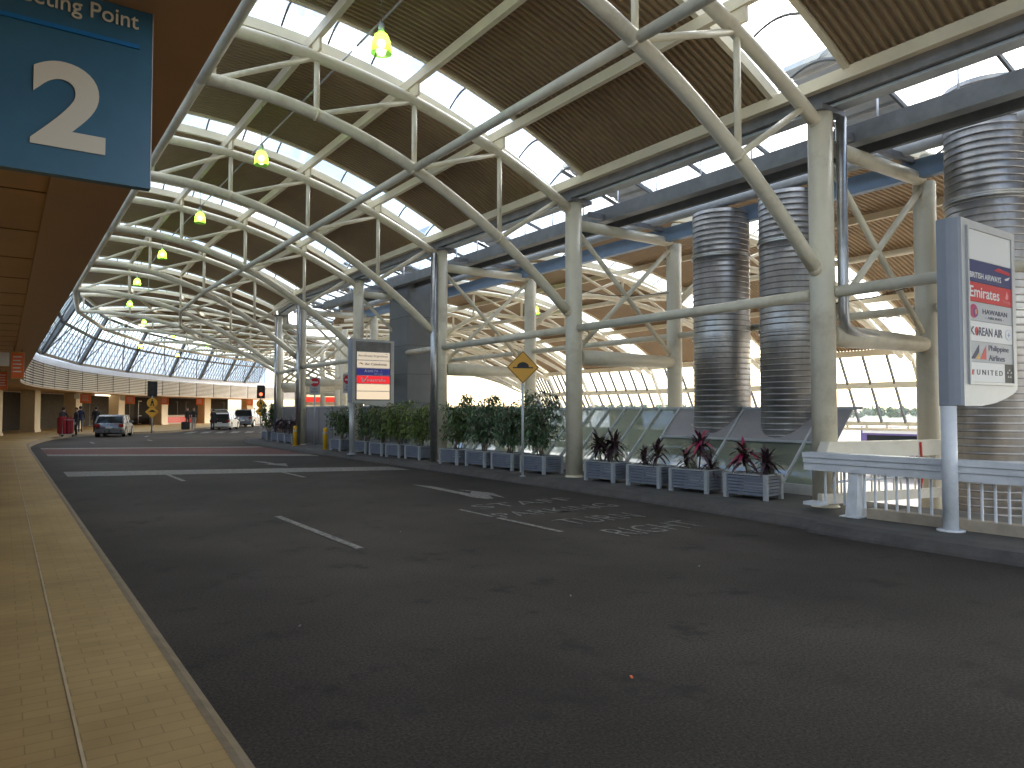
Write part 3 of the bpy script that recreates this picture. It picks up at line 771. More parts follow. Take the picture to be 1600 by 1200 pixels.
m = MB(); m.box((12.15,-6,6.42),(12.25,33,6.74)); m.box((12.25,-6,6.42),(12.42,33,6.46)); m.build('channel_beam', WALKST, wk)
m = MB(); m.box((12.9,-6,6.42),(13.0,33,6.74)); m.build('channel_beam', WALKST, wk)
m = MB(); m.box((12.43,-6,6.60),(12.89,33,6.64)); m.build('deck_plate', GALV, wk)
m = MB()
for i in range(30):
    y = -5+1.3*i; m.tube([(12.28,y,6.74),(12.28,y,7.16)],.018,6)
m.tube([(12.28,-6,7.16),(12.28,33,7.16)],.014,6); m.build('handrail', WHITEP, wk)
for i in range(6):
    y = TS[i]
    m = MB(); m.box((11.68,y-.05,6.44),(12.14,y+.05,6.58)); m.build('cross_beam', DARKST, wk)
    m = MB(); m.box((13.01,y-.05,6.44),(14.2,y+.05,6.56)); m.build('cross_beam', DARKST, wk)
m = MB(); m.box((14.22,-6,6.16),(14.40,33.5,6.52))
tag(m.build('eaves_beam', BLUEBEAM), 'blue-grey steel eaves beam along the heads of the back columns', 'beam')
m = MB(); m.tube([(13.85,-6,6.66),(13.85,33,6.66)],.15,14)
tag(m.build('service_pipe', GREYBEAM), 'grey round service pipe running beside the blue-grey eaves beam', 'pipe')
m = MB(); m.tube([(14.9,18.3,-1.1),(14.9,18.3,6.1)],.11,14)
tag(m.build('downpipe', CREAM), 'slim cream downpipe standing just right of the third back column', 'pipe')

# ducts
def duct(label, x, y, z0, z1, r=.63, elbow=None):
    d = thing('ventilation_duct', label, 'duct', (x,y,z0), 0, 'big round ventilation ducts')
    m = MB(); m.lathe([(r,z0),(r,z1)], (x,y,0), 48, 0)
    m.build('duct_shaft', DUCTM, d)
    m = MB(); z = z0+.125
    while z < z1-.05:
        m.lathe([(r-.002,z-.012),(r+.010,z-.009),(r+.013,z),(r+.010,z+.009),(r-.002,z+.012)], (x,y,0), 48, 0, False, False)
        m.lathe([(r+.0005,z-.024),(r+.002,z-.023),(r+.002,z-.013),(r+.0005,z-.012)], (x,y,0), 48, 1, False, False); z += .125
    m.build('seam_rings', [DUCTM, DUCTD], d)
    for zc in (3.42,5.35):
        m = MB(); m.lathe([(r,zc-.035),(r+.035,zc-.03),(r+.035,zc-.006),(r+.018,zc-.004),(r+.018,zc+.006),(r+.035,zc+.008),(r+.035,zc+.035),(r,zc+.04)], (x,y,0), 48, 0, False, False)
        m.build('collar', DUCTM, d)
    if elbow:
        m = MB(); pts = []
        for i in range(9):
            a = PI/2*i/8; pts.append((x+elbow[0]*(1-math.cos(a))*1.0, y+elbow[1]*(1-math.cos(a))*1.0, z1+math.sin(a)*1.0))
        pts.append((x+elbow[0]*3.4, y+elbow[1]*3.4, z1+1.0)); m.tube(pts, r+.01, 36)
        m.build('elbow', DUCTM, d)
    return d
duct('ribbed silver duct left of the two beside the glass screen', 14.0, 11.5, .2, 6.40, .65)
duct('ribbed silver duct right of the two, partly behind the cream column', 14.0, 9.62, .2, 6.40, .65)
duct('ribbed silver duct behind the airline sign at the right edge', 14.0, 5.72, -.6, 7.35, .65)

# downpipes at columns
def downpipe(label, pts, r=.085, mat=GALV):
    m = MB(); m.tube(pts, r, 14); tag(m.build('downpipe', mat), label, 'pipe', 'downpipes beside the columns')
downpipe('galvanised downpipe at the nearest front column bending back at mid height', [(11.42,6.86,6.62),(11.42,6.86,3.35),(11.46,6.87,3.2),(11.6,6.9,3.1),(12.0,6.98,3.05),(14.5,7.1,2.95)])
downpipe('galvanised downpipe running full height beside the third front column', [(10.92,20.05,6.6),(10.92,20.05,.16)], .10)
downpipe('galvanised downpipe running full height beside the fifth front column', [(10.98,32.9,6.6),(10.98,32.9,.16)], .10)
downpipe('thin grey downpipe standing left of the sixth front column', [(11.76,38.85,6.6),(11.76,38.85,.16)], .08)

def cable(label, pts):
    m = MB(); m.tube(pts, .009, 6); tag(m.build('cable', BLK), label, 'cable')
cable('black cable sagging from the nearest front column to the sign', [(11.41,7.1,3.52),(11.9,6.6,3.62),(12.5,6.2,3.83),(13.4,6.6,4.1),(14.45,7.05,4.3)])
cable('black cable strung at mid height between the second front and back columns', [(11.41,13.6,4.62),(12.3,13.6,4.58),(13.4,13.6,4.68),(14.45,13.6,4.84)])
for k in range(1,8):
    m = MB(); z = zdeck(5.6)-.08; m.tube([W(5.6,k+.02,z),W(5.6,k+.98,z)], .022, 8)
    tag(m.build('conduit', GALV), 'thin conduit fixed under the ribbed deck, %s bay from the camera' % ORD[k-1], 'conduit', 'conduits under the road canopy deck')
# dark shaft + grey screen wall
sh = thing('service_shaft', 'tall dark grey clad service shaft behind the second airline sign', 'shaft', (13.4,25.9,0))
m = MB(); m.box((12.6,25.2,-1.1),(14.3,26.8,6.9)); m.build('cladding', SHAFT, sh)
m = MB()
for z in (2.0,3.1,4.2,5.3): m.box((12.592,25.192,z),(14.308,26.808,z+.014))
m.build('panel_joints', flat('joint_dark', (.05,.05,.052), .7), sh)
m = MB(); m.box((12.5,25.1,6.9),(14.4,26.9,6.98)); m.build('cap', DARKST, sh)
gwl = thing('screen_wall', 'low grey panel wall beside the yellow bollards', 'wall', (12.7,34,0))
m = MB(); m.box((12.62,26.85,-1.1),(12.72,42.5,1.85)); m.build('panels', GREYPAN, gwl)
m = MB(); m.box((12.58,26.85,1.85),(12.76,42.5,1.92)); m.build('coping', GREYBEAM, gwl)
m = MB()
for i in range(9): m.box((12.605,27.5+i*1.8,.2),(12.625,27.53+i*1.8,1.84))
m.build('joints', DARKST, gwl)

# lean-to glass screen with solid panels at the ducts
ln = thing('glass_screen', 'sloping green glass screen with slanted bars behind the planters', 'glass screen', (12.5,15,.15))
def lz(t): return (12.56+1.36*t, .32+1.43*t)
m = MB(); ys = [25.1-.65*i for i in range(27)]
for i in range(len(ys)-1):
    y1,y0 = ys[i],ys[i+1]
    solid = y0 < 12.5 and y1 > 8.0
    xa,za = lz(0); xb,zb = lz(.52); xc,zc_ = lz(1)
    if not solid: m.quad([(xa,y0,za),(xa,y1,za),(xc,y1,zc_),(xc,y0,zc_)])
    else: m.quad([(xa,y0,za),(xa,y1,za),(xb,y1,zb),(xb,y0,zb)])
m.build('pane', GLGREEN, ln)
m = MB()
xb,zb = lz(.52); xc,zc_ = lz(1)
m.hexa([(xb,8.2,zb-.02),(xb,12.75,zb-.02),(xc,12.75,zc_-.02),(xc,8.2,zc_-.02),(xb,8.2,zb+.012),(xb,12.75,zb+.012),(xc,12.75,zc_+.012),(xc,8.2,zc_+.012)])
m.build('solid_panel', GREYPAN, ln)
for i,y in enumerate(ys):
    if 8.0 < y < 12.4 and i % 3 != 1: continue
    xa,za = lz(0); xc,zc_ = lz(1); m = MB(); m.beam((xa,y,za+.02),(xc,y,zc_+.02),.04,.07); m.build('glazing_bar', GREYBEAM, ln)
m = MB(); m.box((xc-.03,8.0,zc_-.0),(xc+.05,25.12,zc_+.06)); m.box((xb-.03,8.2,zb+.014),(xb+.03,12.75,zb+.06)); m.build('rail', GREYBEAM, ln)
m = MB(); m.box((12.47,8.0,.10),(12.62,25.12,.33)); m.build('plinth', pbr('pale_plinth', (.36,.36,.34), .7, 0, .15, 3), ln)

# ------------------------------------------------------------------ railings at right
rl = thing('guard_rail', 'white painted guard railing with heavy beam along the kerb at right', 'railing', (10.6,4,.15))
m = MB(); Y0,Y1 = -6.0,7.0
for (x0,x1,z0,z1) in ((10.42,10.70,1.00,1.08),(10.44,10.70,.915,.995),(10.46,10.70,.80,.91)): m.box((x0,Y0,z0),(x1,Y1,z1))
m.build('top_beam', WHITEP, rl)
for i in range(78):
    y = 6.72-.16*i
    if y < 2.6: continue
    m = MB(); m.tube([(10.60,y,.29),(10.60,y,.80)],.020,8,caps=False); m.build('baluster', WHITEP, rl)
m = MB(); m.hexa([(10.40,6.10,.15),(10.70,6.10,.15),(10.70,6.28,.15),(10.40,6.28,.15),(10.49,6.12,.80),(10.66,6.12,.80),(10.66,6.26,.80),(10.49,6.26,.80)])
m.box((10.34,6.04,.151),(10.76,6.34,.165)); m.build('tapered_post', WHITEP, rl)
m = MB(); m.box((10.50,Y0,.14),(10.72,6.0,.29)); m.build('upstand', CONC, rl)
m = MB(); m.box((10.40,6.70,.26),(10.64,6.98,.31)); m.build('end_plate', WHITEP, rl)
rr = thing('ramp_rail', 'cream railing running back from the kerb beside the third duct', 'railing', (12.2,6.6,.15))
A = Vector((10.78,6.93,0)); B = Vector((13.42,6.32,0)); D = (B-A); Ln = D.length; d = D.normalized(); nrm = Vector((d.y,-d.x,0))
m = MB()
def RP(s, o, z): q = A+d*s+nrm*o; return (q.x,q.y,z)
m.hexa([RP(0,-.10,.97),RP(0,.10,.97),RP(Ln,.10,.97),RP(Ln,-.10,.97),RP(.12,-.10,1.23),RP(.12,.10,1.23),RP(Ln,.10,1.23),RP(Ln,-.10,1.23)]); m.build('top_beam', WHITEC, rr)
m = MB(); m.hexa([RP(.0,-.05,.24),RP(0,.05,.24),RP(Ln,.05,.24),RP(Ln,-.05,.24),RP(.0,-.05,.40),RP(0,.05,.40),RP(Ln,.05,.40),RP(Ln,-.05,.40)]); m.build('bottom_beam', WHITEC, rr)
for i in range(17):
    m = MB(); m.tube([RP(.12+.165*i,0,.40),RP(.12+.165*i,0,.97)],.016,8,caps=False); m.build('baluster', WHITEC, rr)
m = MB(); m.tube([RP(.1,.14,.52),RP(.25,.14,.60),RP(Ln,.14,.66)],.02,8); m.build('handrail', WHITEP, rr)
m = MB(); m.box((10.75,3.0,.12),(12.38,6.2,.155)); tag(struct('ramp_floor', m, pbr('ramp_concrete', (.13,.12,.105), .8, 0, .25, 2)))
m = MB(); q = RP(2.1,.12,0); m.tube([(q[0],q[1],1.20),(q[0]+.01,q[1],1.05),(q[0]-.01,q[1]-.02,.85),(q[0]+.03,q[1],.6),(q[0]-.02,q[1],.42)],.018,8)
tag(m.build('red_strap', pbr('red_webbing', (.35,.03,.02), .7)), 'red strap tied on the cream ramp railing', 'strap')

# ------------------------------------------------------------------ airline signs
def airline_sign(label, X, Y, kind):
    t = thing('airline_sign', label, 'sign', (X,Y,.15), 0, 'airline name pylon signs')
    w = 1.62; yF = Y-.16; yB = Y+.16
    if kind == 1: bot = [(0,1.80),(.5,1.80),(.9,1.84),(1.25,1.91),(1.5,1.98),(w,2.04)]
    else: bot = [(0,2.00),(.4,1.97),(.9,1.89),(1.3,1.83),(w,1.80)]
    outline = [(X+a,z) for a,z in bot] + [(X+w,4.28),(X,4.30)]
    m = MB(); m.prism(outline, 0, 1, T=lambda x,z,y: (x, yB-(yB-yF)*y, z)); m.build('casing', SIGNSIL, t)
    # rounded blue left side
    m = MB(); z0 = bot[0][1]
    m.prism([(X-.03,yF+.03),(X-.005,yF+.005),(X-.005,yB-.005),(X-.06,yB-.03),(X-.075,Y),(X-.06,yF+.10)][::-1], z0+.01, 4.30); m.build('side_panel', SIGNBLUE, t)
    # inner frame, panels
    xa,xb = X+.15, X+w-.18; zt,zb = 4.17, 2.12
    m = MB()
    for a,b,c,e in ((xa-.035,xa,zb-.035,zt+.035),(xb,xb+.035,zb-.035,zt+.035)): m.box((a,yF-.03,c),(b,yF+.005,e))
    m.box((xa,yF-.03,zt),(xb,yF+.005,zt+.035)); m.box((xa,yF-.03,zb-.035),(xb,yF+.005,zb)); m.build('display_frame', DARKST if kind == 2 else SIGNSIL, t)
    yp = yF-.006
    LITC = emit('lit_cream_panel', (1,.80,.56), .46); LITP = emit('lit_pale_panel', (.95,.80,.62), .34)
    if kind == 1:
        rows = [(.00,.20,WHT,None),(.20,.345,NAVY,'ba'),(.345,.475,RED,'em'),(.475,.60,GREYV,'ha'),(.60,.735,WHT,'ko'),(.735,.87,GREYV,'ph'),(.87,1.0,WHT,'un')]
    else:
        rows = [(.0,.16,pbr('grey_reflective_panel', (.13,.13,.13), .2),None),(.165,.305,LITP,'ar'),(.315,.445,LITP,'ac'),(.455,.575,emit('lit_navy_panel', (.035,.04,.22), .35),'de'),(.585,.72,emit('lit_red_panel', (.75,.02,.03), .6),'va'),(.73,.85,LITC,None),(.86,1.0,LITC,None)]
    W_ = xb-xa; H_ = zt-zb
    for (f0,f1,mat,key) in rows:
        z1 = zt-f0*H_-.004; z0 = zt-f1*H_+.004; h = z1-z0; p = MB(); p.box((xa+.004,yp-.008,z0),(xb-.004,yp+.002,z1)); pn = p.build('name_panel', mat, t)
        yt = yp-.0085
        off = OFF[pn.name]
        def tx(body, mat, fx, fz, width, hh, bold=0, nm='lettering'):
            add_text(pn, nm, body, mat, Matrix.Translation((-off[0],-off[1],-off[2])) @ face_frame((xa+fx*W_, yt, z0+fz*h)), width*W_, hh*h, .003, bold)
        def shp(poly, mat, nm='emblem', d=.003):
            s = MB(); s.prism([(xa+a*W_, z0+b*h) for a,b in poly], 0, 1, T=lambda x,z,y: (x, yt-d*y, z)); s.build(nm, mat, pn)
        if key == 'ba':
            tx('BRITISH AIRWAYS', WHT, .03, .18, .72, .27, .01); shp([(.58,.72),(.97,.62),(.97,.76),(.7,.88)], RED); shp([(.84,.42),(.97,.56),(.93,.40),(.86,.34)], WHT)
        if key == 'em':
            tx('Emirates', WHT, .02, .22, .68, .58, .012); shp([(.84,.45),(.88,.85),(.92,.62),(.91,.42),(.87,.38)], flat('pale_red', (.75,.25,.25))); tx('Emirates', flat('pale_red2', (.75,.3,.3)), .80,.18,.17,.14)
        if key == 'ha':
            shp([(.10+.09*math.cos(a*PI/8),.50+.38*math.sin(a*PI/8)) for a in range(16)], flat('magenta', (.45,.04,.12))); shp([(.14+.05*math.cos(a*PI/6),.45+.26*math.sin(a*PI/6)) for a in range(12)], flat('purple', (.18,.06,.22)), d=.005); shp([(.115,.55),(.15,.62),(.16,.40),(.13,.30)], flat('skin_orange', (.7,.3,.12)), d=.007)
            tx('HAWAIIAN', INKB, .30,.42,.58,.26,.008); tx('- AIRLINES -', INKB, .36,.16,.44,.14)
        if key == 'ko':
            tx('K', INKB, .01,.30,.10,.42,.012); shp([(.155+.04*math.cos(a*PI/8),.50+.22*math.sin(a*PI/8)) for a in range(16)], RED); shp([(.15,.50),(.16,.28),(.185,.34),(.19,.50),(.17,.58)], INKB, d=.005)
            tx('REAN AIR', INKB, .205,.30,.55,.42,.012); shp([(.90+.075*math.cos(a*PI/9),.50+.30*math.sin(a*PI/9)) for a in range(18)], flat('pale_ring', (.55,.58,.66))); shp([(.90+.06*math.cos(a*PI/9),.50+.24*math.sin(a*PI/9)) for a in range(18)], WHT, d=.005); shp([(.86,.48),(.895,.54),(.91,.68),(.92,.52),(.95,.5),(.92,.46),(.905,.34),(.89,.46)], flat('ring_blue', (.3,.34,.5)), d=.007)
        if key == 'ph':
            shp([(.02,.14),(.20,.86),(.20,.50),(.10,.14)], INKB); shp([(.13,.14),(.21,.48),(.21,.14)], flat('yellow_tail', (.75,.42,.03))); shp([(.22,.14),(.36,.86),(.36,.14)], RED)
            tx('Philippine', INKB, .42,.52,.48,.36,.008); tx('Airlines', INKB, .42,.10,.38,.30,.008)
        if key == 'un':
            shp([(.02,.35),(.04,.62),(.07,.62),(.05,.35)], RED); shp([(.05,.35),(.07,.62),(.09,.62),(.07,.35)], flat('grey_tulip', (.3,.3,.33)))
            tx('U N I T E D', INKK, .14,.36,.60,.27,.012); shp([(.80,.0),(.995,.0),(.995,1.0),(.80,1.0)], INKK)
            for a in range(5):
                q = 2*PI*a/5+PI/2; cx,cz = .90+.045*math.cos(q), .5+.20*math.sin(q); shp([(cx-.02,cz-.04),(cx+.02,cz-.06),(cx+.012,cz+.07)], GREYV, d=.006)
        if key == 'ar':
            tx('Aerolineas Argentinas', flat('pale_ink', (.10,.10,.09)), .03,.30,.90,.40); shp([(.86,.80),(.93,.86),(.92,.78)], INKK)
        if key == 'ac':
            shp([(.04,.55),(.12,.72),(.20,.50),(.15,.44),(.11,.60)], flat('red_swoosh', (.5,.08,.03))); tx('Air Caledonie', INKK, .24,.36,.66,.34,.012)
        if key == 'de':
            shp([(.22,.45),(.265,.85),(.31,.45),(.265,.58)], WHT); tx('DELTA', WHT, .33,.48,.32,.32,.015); tx('AIR LINES', WHT, .52,.14,.26,.16); shp([(.70,.5),(.74,.8),(.78,.5)], flat('dim_blue', (.2,.22,.45)))
        if key == 'va':
            shp([(.13,.80),(.165,.80),(.20,.34),(.30,.92),(.335,.90),(.225,.16),(.17,.16)], WHT); tx('australia', WHT, .30,.28,.58,.40,.018)
    posts = ((X+.06,),(X+w-.16,)) if kind == 2 else ((X-.05,),)
    for (px,) in posts:
        m = MB(); m.tube([(px,Y+.02,.15),(px,Y+.02,2.05 if kind == 2 else 1.80)],.095,20); m.build('post', WHITEP if kind == 1 else SIGNSIL, t)
        m = MB(); m.lathe([(.17,0),(.17,.02),(.11,.021)], (px,Y+.02,.15), 16); m.build('base_plate', WHITEP, t)
    return t
airline_sign('tall silver airline sign with British and Emirates panels on a white post at right', 10.36, 4.72, 1)
airline_sign('lit airline sign with a red panel standing on two posts among the shrubs', 10.25, 25.0, 2)

# meeting point sign under the soffit
ms = thing('hanging_sign', 'blue meeting point sign with big number 2 under the brown soffit', 'sign', (-.4,2.72,3.1))
TEAL = pbr('teal_blue_sign', (.018,.075,.135), .35, 0, .12, 3)
m = MB(); m.box((-1.1,2.70,2.49),(.39,2.74,3.125)); m.build('panel', TEAL, ms)
SW = flat('sign_white', (.60,.57,.50), .5)
o_ = OFF[ms.name]; T0 = Matrix.Translation((-o_[0],-o_[1],-o_[2]))
add_text(ms, 'lettering', 'Meeting Point', SW, T0 @ face_frame((-.030,2.697,3.000)), .378, .068, .004, .006)
add_text(ms, 'numeral', '2', SW, T0 @ face_frame((.052,2.697,2.575)), .205, .275, .004, .03)
m = MB(); m.box((-1.0,2.693,2.952),(.352,2.698,2.966)); m.build('blue_line', flat('bright_blue', (.0,.14,.42), .4), ms)
m = MB(); m.box((.3905,2.698,2.49),(.393,2.742,3.12)); m.build('edge_trim', SIGNSIL, ms)

# ------------------------------------------------------------------ hanging green lamps
SHADE = lamp_glass('green_glass_shade', (.42,.85,.10)); AMBER = lamp_glass('amber_glass_shade', (.9,.6,.15)); BULB = emit('lamp_bulb', (.85,1,.55), 26.0)
def lamp(label, p, ztop_, warm=False):
    t = thing('pendant_lamp', label, 'lamp', p, 0, 'green glass pendant lamps')
    m = MB()
    m.lathe([(.045,.34),(.07,.33),(.11,.29),(.145,.20),(.16,.08),(.165,.0)], p, 24, caps=False); m.build('lamp_shade', SHADE if not warm else AMBER, t)
    m = MB(); m.lathe([(.045,.33),(.05,.46),(.03,.50)], p, 16); m.build('lamp_cap', GREYBEAM, t)
    m = MB(); m.ball((p[0],p[1],p[2]+.16), .075, 14, 8); m.build('bulb', BULB, t)
    m = MB(); m.tube([(p[0],p[1],p[2]+.48),(p[0],p[1],ztop_)],.006,6); m.build('cable', DARKST, t)
for i in range(10):
    k = i+2.57
    p = W(4.85,k+0,7.45)
    if i == 0: p = (4.85,10.68,7.42)
    lamp('glowing green glass pendant lamp under the road canopy, %s from the camera' % ORD[i], p, zdeck(4.85))
for i,k in enumerate((4.55,6.5)):
    lamp('glowing green lamp under the outer vault, %s of two' % ('nearer','farther')[i], V(17.5,k,5.55), z2deck(17.5))
for i,k in enumerate((9.5,10.5)):
    lamp('amber lamp near the curved glazed wall, %s of two' % ('nearer','farther')[i], W(3.4,k,6.6), zdeck(3.4), True)

# ------------------------------------------------------------------ planters and plants
def planter(label, x, y, rz, w=.62, l=.92, group='blue-grey slatted planter boxes'):
    t = thing('planter_box', label, 'planter', (x,y,.15), rz, group)
    hx,hy = w/2,l/2
    for (a,b) in (((-hx,-hy+.05),(-hx+.025,hy-.05)),((hx-.025,-hy+.05),(hx,hy-.05)),((-hx+.05,-hy),(hx-.05,-hy+.025)),((-hx+.05,hy-.025),(hx-.05,hy))):
        m = MB()
        for j in range(6):
            z = .075+j*.058; m.box((a[0],a[1],z),(b[0],b[1],z+.046))
        m.build('slat_panel', PLANT_B, t, local=True)
    for sx in (-1,1):
        for sy in (-1,1):
            m = MB(); m.box((sx*(hx-.02)-.035,sy*(hy-.02)-.035,0),(sx*(hx-.02)+.035,sy*(hy-.02)+.035,.435)); m.build('corner_post', PLANT_P, t, local=True)
    m = MB(); m.box((-hx-.005,-hy-.005,.425),(-hx+.04,hy+.005,.45)); m.box((hx-.04,-hy-.005,.425),(hx+.005,hy+.005,.45)); m.box((-hx+.04,-hy-.005,.425),(hx-.04,-hy+.04,.45)); m.box((-hx+.04,hy-.04,.425),(hx-.04,hy+.005,.45)); m.build('rim', PLANT_P, t, local=True)
    m = MB(); m.box((-hx+.03,-hy+.03,.36),(hx-.03,hy-.03,.395)); m.build('soil', SOIL, t, local=True)
    return t
def leaf(mb, p, d, up, L, w, mi=0, droop=.3, seg=2):
    d = d.normalized(); s = d.cross(up)
    if s.length < .05: s = d.orthogonal()
    s.normalize(); n = s.cross(d)
    pts = []
    for i in range(seg+1):
        t = i/seg; c = p+d*L*t - Vector((0,0,1))*droop*L*t*t
        ww = w*math.sin(PI*min(1,.12+t*.86))**.8 if i < seg else w*.06
        pts.append((c-s*ww/2, c+s*ww/2))
    n0 = len(mb.v)
    for a,b in pts: mb.v += [tuple(a),tuple(b)]
    for i in range(seg):
        a = n0+2*i; mb.f.append((a,a+1,a+3,a+2)); mb.m.append(mi); mb.s.append(False)
def shrub(label, x, y, h, r, mat, seed, n=1500, cat='shrub', ls=1.0):
    rn = random.Random(seed)
    t = thing('leafy_shrub', label, cat, (x,y,.53), 0, 'leafy shrubs in the planters')
    st = MB(); lf = MB(); tips = []
    for i in range(7):
        a = rn.random()*2*PI; pts = [Vector((rn.uniform(-.08,.08),rn.uniform(-.08,.08),0))]
        dirv = Vector((math.cos(a)*.28,math.sin(a)*.28,1)).normalized()
        nn = 6; hh = h*(.72+.28*rn.random())
        for j in range(nn):
            pts.append(pts[-1]+(dirv+Vector((rn.gauss(0,.10),rn.gauss(0,.10),0)))*hh/nn*.92)
            if j > 0:
                for q in range(4):
                    b = rn.random()*2*PI; e = pts[-1]+Vector((math.cos(b),math.sin(b),rn.uniform(-.1,.45)))*r*rn.uniform(.4,.95)
                    lim = r*(1.0 if e.z < h*.8 else .7)
                    rad = math.hypot(e.x,e.y)
                    if rad > lim: e.x *= lim/rad; e.y *= lim/rad
                    st.tube([pts[-1],(pts[-1]+e)/2+Vector((0,0,.03)),e],[.008,.006,.003],5); tips.append((pts[-1],e))
        st.tube(pts,[.016-.0018*j for j in range(nn+1)],6)
    st.build('stems', BARK, t, local=True)
    for i in range(n):
        a,e = rn.choice(tips); f = rn.uniform(.25,1.08)
        p = a+(e-a)*f+Vector((rn.gauss(0,.055),rn.gauss(0,.055),rn.gauss(0,.06)))
        if p.z < .14: p.z = .14+rn.random()*.2
        d = Vector((p.x*.9+rn.gauss(0,.35),p.y*.9+rn.gauss(0,.35),rn.uniform(-.7,.35)))
        leaf(lf, p, d, Vector((rn.gauss(0,.5),rn.gauss(0,.5),1)), rn.uniform(.07,.14)*ls, rn.uniform(.035,.06)*ls, 0, .35)
    lf.build('foliage', mat, t, local=True)
    return t
rows = [(11.24,14.95,'nearest'),(11.26,16.35,'second'),(11.2,17.6,'third'),(11.05,18.85,'fourth')]
fourlab = ['right of the speed hump sign pole','left of the speed hump sign pole','second left of the speed hump sign pole','just right of the third column']
for i,(x,y,w) in enumerate(rows):
    planter('blue-grey slatted planter under a leafy shrub, '+fourlab[i], x, y, .05)
    shrub('tall leafy green shrub, '+fourlab[i], x, y, 1.74 if i != 1 else 1.62, .50, [LEAFS[1],LEAFS[1],LEAFS[1],LEAFS[0]][i], 20+i, 1750)
sec = [(11.15,21.35,'nearest of five','left of the third column pipe'),(11.05,22.6,'second of five','right of the sign with two posts'),(11.0,23.85,'third of five','behind the right post of the lit sign'),(11.1,25.45,'fourth of five','under the lit sign'),(10.98,27.6,'last of five','left of the lit sign')]
for i,(x,y,w,dsc) in enumerate(sec):
    planter('slatted planter %s, %s' % (w.replace('of five','of the farther five'),dsc), x, y, .04)
    shrub('green shrub %s, %s' % (w.replace('of five','of the farther five'),dsc), x, y, 1.50, .60, [LEAFS[2],LEAFS[2],LEAFS[0],LEAFS[0],LEAFS[0]][i], 40+i, 2100 if i < 2 else 1600, ls=.9)
def cordyline(label, x, y, heads, seed, group='red and purple leaved plants'):
    rn = random.Random(seed)
    t = thing('cordyline_plant', label, 'plant', (x,y,.53), 0, group)
    for (dx,dy,h,L,red) in heads:
        st = MB(); st.tube([(dx*.6,dy*.6,0),(dx*.9,dy*.9,h*.5),(dx,dy,h)],[.018,.015,.012],8); st.build('stem', BARK, t, local=True)
        lf = MB()
        for i in range(62):
            a = i*2.399; el = rn.uniform(-.2,1.3); f = i/62
            z = h-.22+.26*f
            d = Vector((math.cos(a)*math.cos(el),math.sin(a)*math.cos(el),math.sin(el)))
            leaf(lf, Vector((dx,dy,z)), d, Vector((0,0,1)), L*rn.uniform(.75,1.2), L*.16, 1 if (red and f > .72 and rn.random() < .7) else (2 if rn.random() < .15 else 0), .55-.35*math.sin(max(0,el)), 5)
        lf.build('leaves', CORD, t, local=True)
    return t
red4 = [(11.18,12.42),(11.18,11.06),(11.2,9.86),(11.24,8.56)]
rl4 = ['next to the second column','second right of the second column','third right of the second column','nearest the white railing']
hd = [[(-.05,.22,.50,.42,0),(.0,-.22,.48,.42,0),(.08,.0,.40,.38,0)],[(.0,.20,.28,.30,0),(.05,-.15,.42,.36,0)],[(0,.25,.30,.30,0),(.0,-.12,.60,.40,1),(.08,-.30,.15,.30,0)],[(0,.18,.44,.42,1),(.1,-.22,.30,.38,0)]]
for i,(x,y) in enumerate(red4):
    planter('blue-grey slatted planter of purple plants, '+rl4[i], x, y, [.04,.06,.08,.08][i], .52, [.90,.88,.88,.86][i])
    cordyline(['dark purple spiky plant, wide clump ','small dark purple spiky plant, ','tall spiky plant with a crimson top, ','two-headed spiky plant with one crimson head, '][i]+rl4[i], x, y, hd[i], 60+i)
for i,(x,y) in enumerate(((11.42,34.7),(11.48,36.0),(11.55,37.3))):
    planter('small far planter of purple plants behind the yellow bollard, %s of three' % ('nearest','middle','farthest')[i], x, y, .05, .6, .9)
    cordyline('far purple bushy plant behind the yellow bollard, %s of three' % ('nearest','middle','farthest')[i], x, y, [(-.1,.25,.45,.45,0),(.1,-.2,.5,.45,0),(0,0,.6,.4,0)], 80+i)
planter('far planter under the last dark shrub left of the sixth column', 11.78, 40.0, .05, .5, .8)
shrub('last dark green shrub at the island tip left of the sixth column', 11.78, 40.0, 1.75, .30, LEAFS[0], 99, 1500)

# ------------------------------------------------------------------ speed hump sign, no entry signs, bollards, signals
def diamond(c, hd_, mb, mi, y): 
    x,z = c; mb.quad([(x,y,z-hd_),(x+hd_,y,z),(x,y,z+hd_),(x-hd_,y,z)], mi)
hs = thing('speed_hump_sign', 'yellow diamond speed hump sign on a slim grey pole', 'sign', (10.3,14.45,.15), math.radians(-22))
m = MB(); m.tube([(0,0,0),(0,0,2.55)],.032,12); m.lathe([(.075,0),(.075,.012),(.04,.013)],(0,0,0),12); m.build('pole', GREYBEAM, hs, local=True)
m = MB(); h_ = .40; m.prism([(0,-h_),(h_,0),(0,h_),(-h_,0)],0,1,T=lambda x,z,y:(x,-.035-.006*y,z+2.62)); m.build('plate', YEL, hs, local=True)
m = MB()
for i in range(4):
    a0 = PI/2*i; p = [(.385*math.cos(a0),.385*math.sin(a0)),(.385*math.cos(a0+PI/2),.385*math.sin(a0+PI/2)),(.365*math.cos(a0+PI/2),.365*math.sin(a0+PI/2)),(.365*math.cos(a0),.365*math.sin(a0))]
    m.prism(p,0,1,T=lambda x,z,y:(x,-.0415-.002*y,z+2.62))
m.build('border', BLK, hs, local=True)
m = MB(); m.prism([(.15*math.cos(a*PI/10),.12*math.sin(a*PI/10)+.005) for a in range(11)],0,1,T=lambda x,z,y:(x,-.0415-.003*y,z+2.62)); m.prism([(-.25,-.025),(.25,-.025),(.25,.004),(-.25,.004)],0,1,T=lambda x,z,y:(x,-.0415-.003*y,z+2.62)); m.build('hump_symbol', BLK, hs, local=True)

